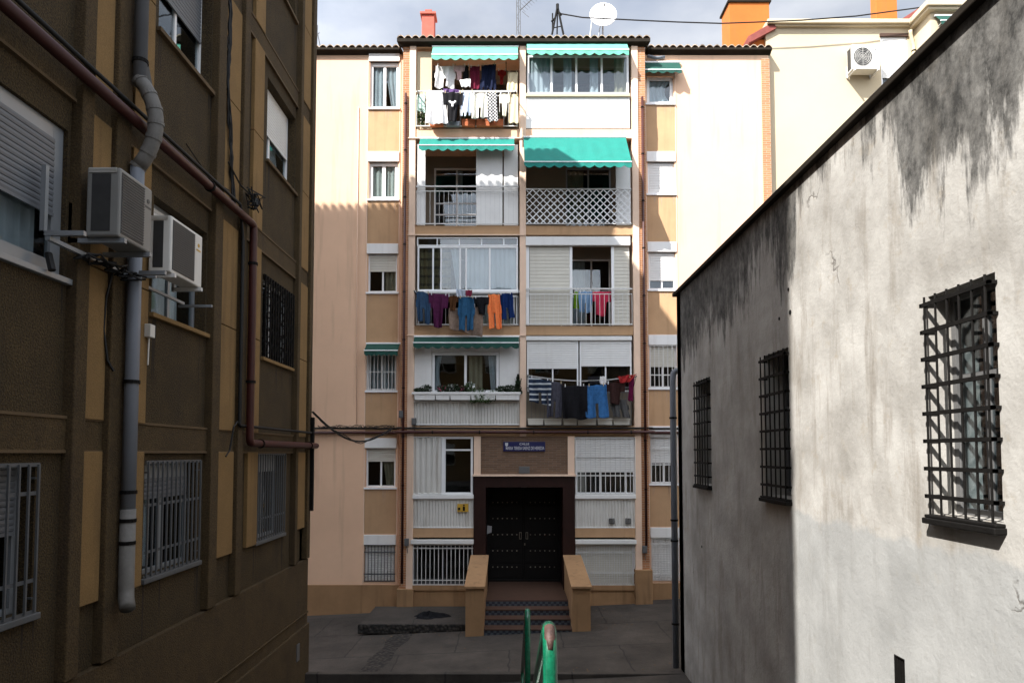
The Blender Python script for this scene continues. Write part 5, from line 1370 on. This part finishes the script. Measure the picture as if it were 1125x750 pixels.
# ================================================================== THE STAINED BUILDING ON THE RIGHT
RX = 3.25; RF = rightw(RX); RT = 7.40
stained = thing('stained_building', (RX, -4, 0), 'low whitewashed building with black mould streaks along the right of the alley', 'building')
rw_ = [(11.15, 11.98, 3.78, 5.56), (7.98, 8.78, 3.77, 5.55), (4.54, 5.28, 3.84, 5.52)]
vh = (5.74, 5.90, 2.05, 2.60)
m = MB(RF); m.wall(-4, 13.35, -.5, RT, -.38, 0, rw_ + [vh]); m.build('alley_wall', M['stain'], stained)
m = MB(); m.box(RX, 9.5, 13.05, 13.345, -.5, RT); m.box(RX, 9.5, -4, -3.7, -.5, RT); m.box(9.2, 9.5, -3.7, 13.05, -.5, RT); m.build('end_wall', M['stain'], stained)
m = MB(); m.box(RX + .38, 9.2, -3.7, 13.05, RT - .3, RT - .05); m.box(5.6, 5.7, -3.7, 13.05, 0, RT - .3); m.box(RX + .38, 5.6, -3.7, 13.05, 2.4, 2.5)
for y in (6.7, 9.9): m.box(RX + .38, 5.6, y, y + .1, 2.5, RT - .3)
m.build('interior_wall', M['room'], stained)
m = MB(); m.box(RX - .07, 9.6, -4.1, 13.43, RT, RT + .07); m.bev = .012; m.build('roof', M['gutter'], stained)
for i, (a, b_, z0, z1) in enumerate(rw_):
    w = window(stained, RF, a + .0, b_ - .0, z0, z1, n=-.26 if i < 2 else -.17, mull=(.5,), fw=.05, fmat='vent', sill=None, transom=.62)
    g_ = MB(RF); k = 5
    for j in range(k + 1): u = a + .03 + (b_ - a - .06) * j / k; g_.tube([(u, .05, z0 - .02), (u, .05, z1 - .01)], .0095, 6)
    for j in range(8):
        z = z0 + .06 + (z1 - z0 - .12) * (j + .35) / 7.4
        g_.box(a - .02, b_ + .02, .038, .060, z - .015, z + .015); g_.box(b_ - .005, b_ + .02, -.05, .06, z - .012, z + .012); g_.box(a - .02, a + .005, -.05, .06, z - .012, z + .012)
    g_.build('grille', M['black'], w)
    s_ = MB(RF); s_.box(a - .03, b_ + .03, -.02, .085, z0 - .075, z0 - .03); s_.box(a - .02, b_ + .02, -.02, .07, z0 - .03, z0 - .005); s_.bev = .008; s_.build('sill', M['black'], w)
v = MB(RF); v.frame(vh[0], vh[1], vh[2], vh[3], .012, -.03, -.0); 
for j in range(4): u = vh[0] + .02 + j * .035; v.box(u, u + .012, -.025, -.012, vh[2], vh[3])
v.box(vh[0], vh[1], -.05, -.045, vh[2], vh[3]); v.build('wall_vent', M['black'], stained)
m = MB(RF)
for (px, py) in ((866, 318), (856, 350), (868, 343), (771, 600)):
    Y, Z = sd(px, py, RX - .005); m.tube([(Y, .003, Z), (Y, .008, Z)], .022 if px != 868 else .03, 7)
m.build('plaster_hole', M['black'], stained)
pipe('grey_downpipe', [(RX + .1, 13.42, 5.95), (RX - .05, 13.45, 5.92), (RX - .07, 13.45, 5.75), (RX - .07, 13.45, .1)], .062, 'greypipe', 'grey downpipe at the far corner of the stained white building', 'pipe', clips=[((RX - .07, 13.45, z), (0, 0, 1)) for z in (5.0, 3.0, 2.6, 1.0)], k=12)

# ================================================================== CREAM HOUSES BEYOND THE RIGHT WING
HY = 19.6; HFn = front(HY)
hx0, hx1 = XR1, 11.84; hz = fr(930, 31, HY)[1]
house = thing('cream_house', (hx0, HY, 0), 'cream rendered house with an air conditioner and shuttered window beyond the brick quoin', 'house')
wu0, wz1 = fr(967, 41, HY); wu1, wz0 = fr(998, 97, HY)
m = MB(HFn); m.wall(hx0, hx1, -.5, hz, -.3, 0, [(wu0, wu1, wz0, wz1)]); m.build('front_wall', M['cream'], house)
m = MB(HFn); m.box(hx0, hx0 + .3, -6, -.3, -.5, hz); m.box(hx1 - .3, hx1, -6, -.3, -.5, hz); m.box(hx0, hx1, -6.3, -6, -.5, hz); m.box(hx0 + .3, hx1 - .3, -2.1, -2, 8, hz); m.build('rear_wall', M['cream'], house)
m = MB(HFn); m.box(hx0, hx1 + .05, -6.3, .10, hz, hz + .05); m.box(hx0, hx1 + .05, -6.35, .18, hz + .05, hz + .17); m.bev = .01; m.build('roof', M['cream'], house)
window(house, HFn, wu0, wu1, wz0, wz1, n=-.02, mull=(.5,), shutter=.80, fw=.05); 
m = MB(HFn); m.box(wu0 - .02, wu1 + .02, -.05, .05, wz1 + .0, wz1 + .09); m.build('lintel', M['step'], house)
au0, az1 = fr(936, 49, HY - .45); au1, az0 = fr(967, 76, HY - .45)
aircon('c', HFn, au0, au1, .12, .45, az0, az1, 'white air conditioner with a round fan high on the cream house', mark=1)
# lean-to with red tiles and orange wall
lt = thing('lean_to', (7.4, 19.7, 15.9), 'small orange lean-to with dark red tiled roof beside the big orange chimney', 'lean-to')
a0 = P3(822, 40, 19.5); a1 = P3(850, 24, 19.5); b1 = P3(853, 31, 19.5); b0 = P3(823, 47, 19.5)
m = MB(); m.add([a0, a1, b1, b0] + [(x, y + 1.0, z) for x, y, z in (a0, a1, b1, b0)], [(0, 1, 2, 3), (7, 6, 5, 4), (0, 4, 5, 1), (1, 5, 6, 2), (2, 6, 7, 3), (3, 7, 4, 0)]); m.build('roof', M['redtile'], lt)
m = MB(); c0_, c1_ = P3(826, 44, 19.7), P3(853, 33, 19.7); m.box(c0_[0], c1_[0], 19.7, 20.25, 15.6, c0_[2]); m.build('wall', M['orange'], lt)
# taller house
T_Y = 18.8; tx = 11.88; tz = fr(1040, 14, T_Y)[1]; TF = front(T_Y)
th = thing('tall_cream_house', (tx, T_Y, 0), 'taller cream house with a pale cornice at the far right behind the stained wall', 'house')
w0 = fr(1036, 21, T_Y); w1 = fr(1062, 60, T_Y)
m = MB(TF); m.wall(tx, tx + 6, -.5, tz, -.3, 0, [(w0[0], w1[0], w1[1], w0[1])]); m.box(tx, tx + .3, -7, -.3, -.5, tz); m.box(tx + 5.7, tx + 6, -7, -.3, -.5, tz); m.build('wall', M['cream'], th)
m = MB(TF); m.box(tx - .15, tx + 6.2, -7, .15, tz, tz + .08); m.box(tx - .22, tx + 6.2, -7, .22, tz + .08, tz + .24); m.bev = .015; m.build('roof', M['cream'], th)
window(th, TF, w0[0], w1[0], w1[1], w0[1], n=-.1, fw=.06)
awning(1034, 1062, 19, 29, .3, 'tealD', 'dark green awning on the tall cream house at far right', Y=T_Y, scal=.2)
m = MB(); r0_ = P3(986, 24, 21.2); r1_ = P3(1010, 11, 21.2); m.add([(r0_[0], 21.2, r0_[2]), (13.4, 21.2, r1_[2] + .3), (13.4, 24, r1_[2] + .3), (r0_[0], 24, r0_[2]), (r0_[0], 21.2, r0_[2] - .15), (13.4, 21.2, r0_[2] - .15), (13.4, 24, r0_[2] - .15), (r0_[0], 24, r0_[2] - .15)],
                                                                 [(0, 1, 2, 3), (7, 6, 5, 4), (0, 4, 5, 1), (1, 5, 6, 2), (2, 6, 7, 3), (3, 7, 4, 0)]); m.build('rear_roof', M['redtile'], th)
pipe('cream_downpipe', [P3(1000, 33, 19.45), P3(1001, 40, 19.5), P3(1004, 52, 19.53), P3(1004, 200, 19.53)], .05, 'cream', 'cream downpipe in the corner between the two cream houses', 'pipe', clips=[(P3(1004, 56, 19.53), (0, 0, 1))])

# ================================================================== UNSEEN BLOCK ADDED BEHIND THE CAMERA TO DARKEN THE ALLEY
back = thing('added_shade_block', (0, -7, 0), 'brown rendered block added unseen behind the viewpoint to shade the alley', 'building')
bf = lambda u, n, z: (u, -7 + n, z)
hl = [(x, x + 1.4, z, z + 1.4) for x in (-12, -8.6, -5.2, -1.8, 1.6, 5, 8.4) for z in (3.6, 6.6, 9.6)]
m = MB(bf); m.wall(-15, 13, -1, 15.0, -.3, 0, hl); m.build('front_wall', M['lb_light'], back)
m = MB(bf); m.box(-15, 13, -8, -7.7, -1, 15.0); m.box(-15, -14.7, -7.7, -.3, -1, 15.0); m.box(12.7, 13, -7.7, -.3, -1, 15.0); m.box(-14.7, 12.7, -1.6, -1.5, -1, 14.9); m.build('rear_wall', M['lb_mid'], back)
m = MB(bf); m.box(-15.3, 13.3, -8.3, .35, 15.0, 15.2); m.build('roof', M['tile'], back)
for h in hl: window(back, bf, *h, n=-.1, shutter=.5, smat='wshut', sill='lb_light')

# dirt runs, patches and small fittings that age the walls
m_run = mat('dirt_run', (.022, .016, .010), .95, .4, 8, .2, 60)
rnd = random.Random(404)
m = MB(LF)
for k_, (u0, u1, z0, z1) in W_.items():
    for i in range(4):
        u = rnd.choice((u0 + rnd.uniform(-.04, .12), u1 - rnd.uniform(-.04, .12), rnd.uniform(u0, u1))); w = rnd.uniform(.008, .022); ln_ = rnd.uniform(.25, 1.0); zt = z0 - .06
        m.add([(u - w, .0015, zt), (u + w, .0015, zt), (u + w * .7, .0015, zt - ln_ * .5), (u + rnd.uniform(-.01, .01), .0015, zt - ln_), (u - w * .8, .0015, zt - ln_ * .45)], [(0, 1, 2, 3, 4)])
tag(m.build('dirt_runs', m_run, brown), kind='stuff')
m_run2 = mat('pale_dirt_run', (.42, .29, .20), .95, .2, 8, .2, 60)
m = MB(FW)
for (x0, x1, ww) in ((lx0, lx1, lw_win), (rx0, rx1, rw_win)):
    for (a_, b_) in ww[:5]:
        for i in range(5):
            u = rnd.uniform(x0 + .02, x1 - .02); w = rnd.uniform(.006, .02); ln_ = rnd.uniform(.15, .5); zt = wz(b_) - .06
            m.add([(u - w, .0145, zt), (u + w, .0145, zt), (u + w * .6, .0145, zt - ln_ * .5), (u, .0145, zt - ln_), (u - w * .7, .0145, zt - ln_ * .5)], [(0, 1, 2, 3, 4)])
tag(m.build('dirt_runs', m_run2, block), kind='stuff')
# dry leaves and grit blown against the steps and kerbs
m = MB()
for i in range(260):
    x = rnd.uniform(-3.9, 3.2); y = rnd.choice((13.3 + abs(rnd.gauss(0, .25)), 16.85 - abs(rnd.gauss(0, .2)), 18.7 - abs(rnd.gauss(0, .25)), rnd.uniform(13.3, 18.5)))
    if -3.8 < x < -1.1 and 16.9 < y < 19: z = .125
    elif -1.15 < x < 1.9 and y > 16.3: continue
    else: z = gz(x) + .012
    s_ = rnd.uniform(.012, .035); a_ = rnd.uniform(0, 6.28); ca, sa = math.cos(a_) * s_, math.sin(a_) * s_
    m.add([(x - ca, y - sa, z), (x + sa * .5, y - ca * .5, z + s_ * .3), (x + ca, y + sa, z + .004), (x - sa * .5, y + ca * .5, z + s_ * .25)], [(0, 1, 2, 3)])
tag(m.build('fallen_leaves', mat('dry_leaf', (.13, .085, .04), .9, .6, 9, 0), origin=(0, 15, 0)), kind='stuff')
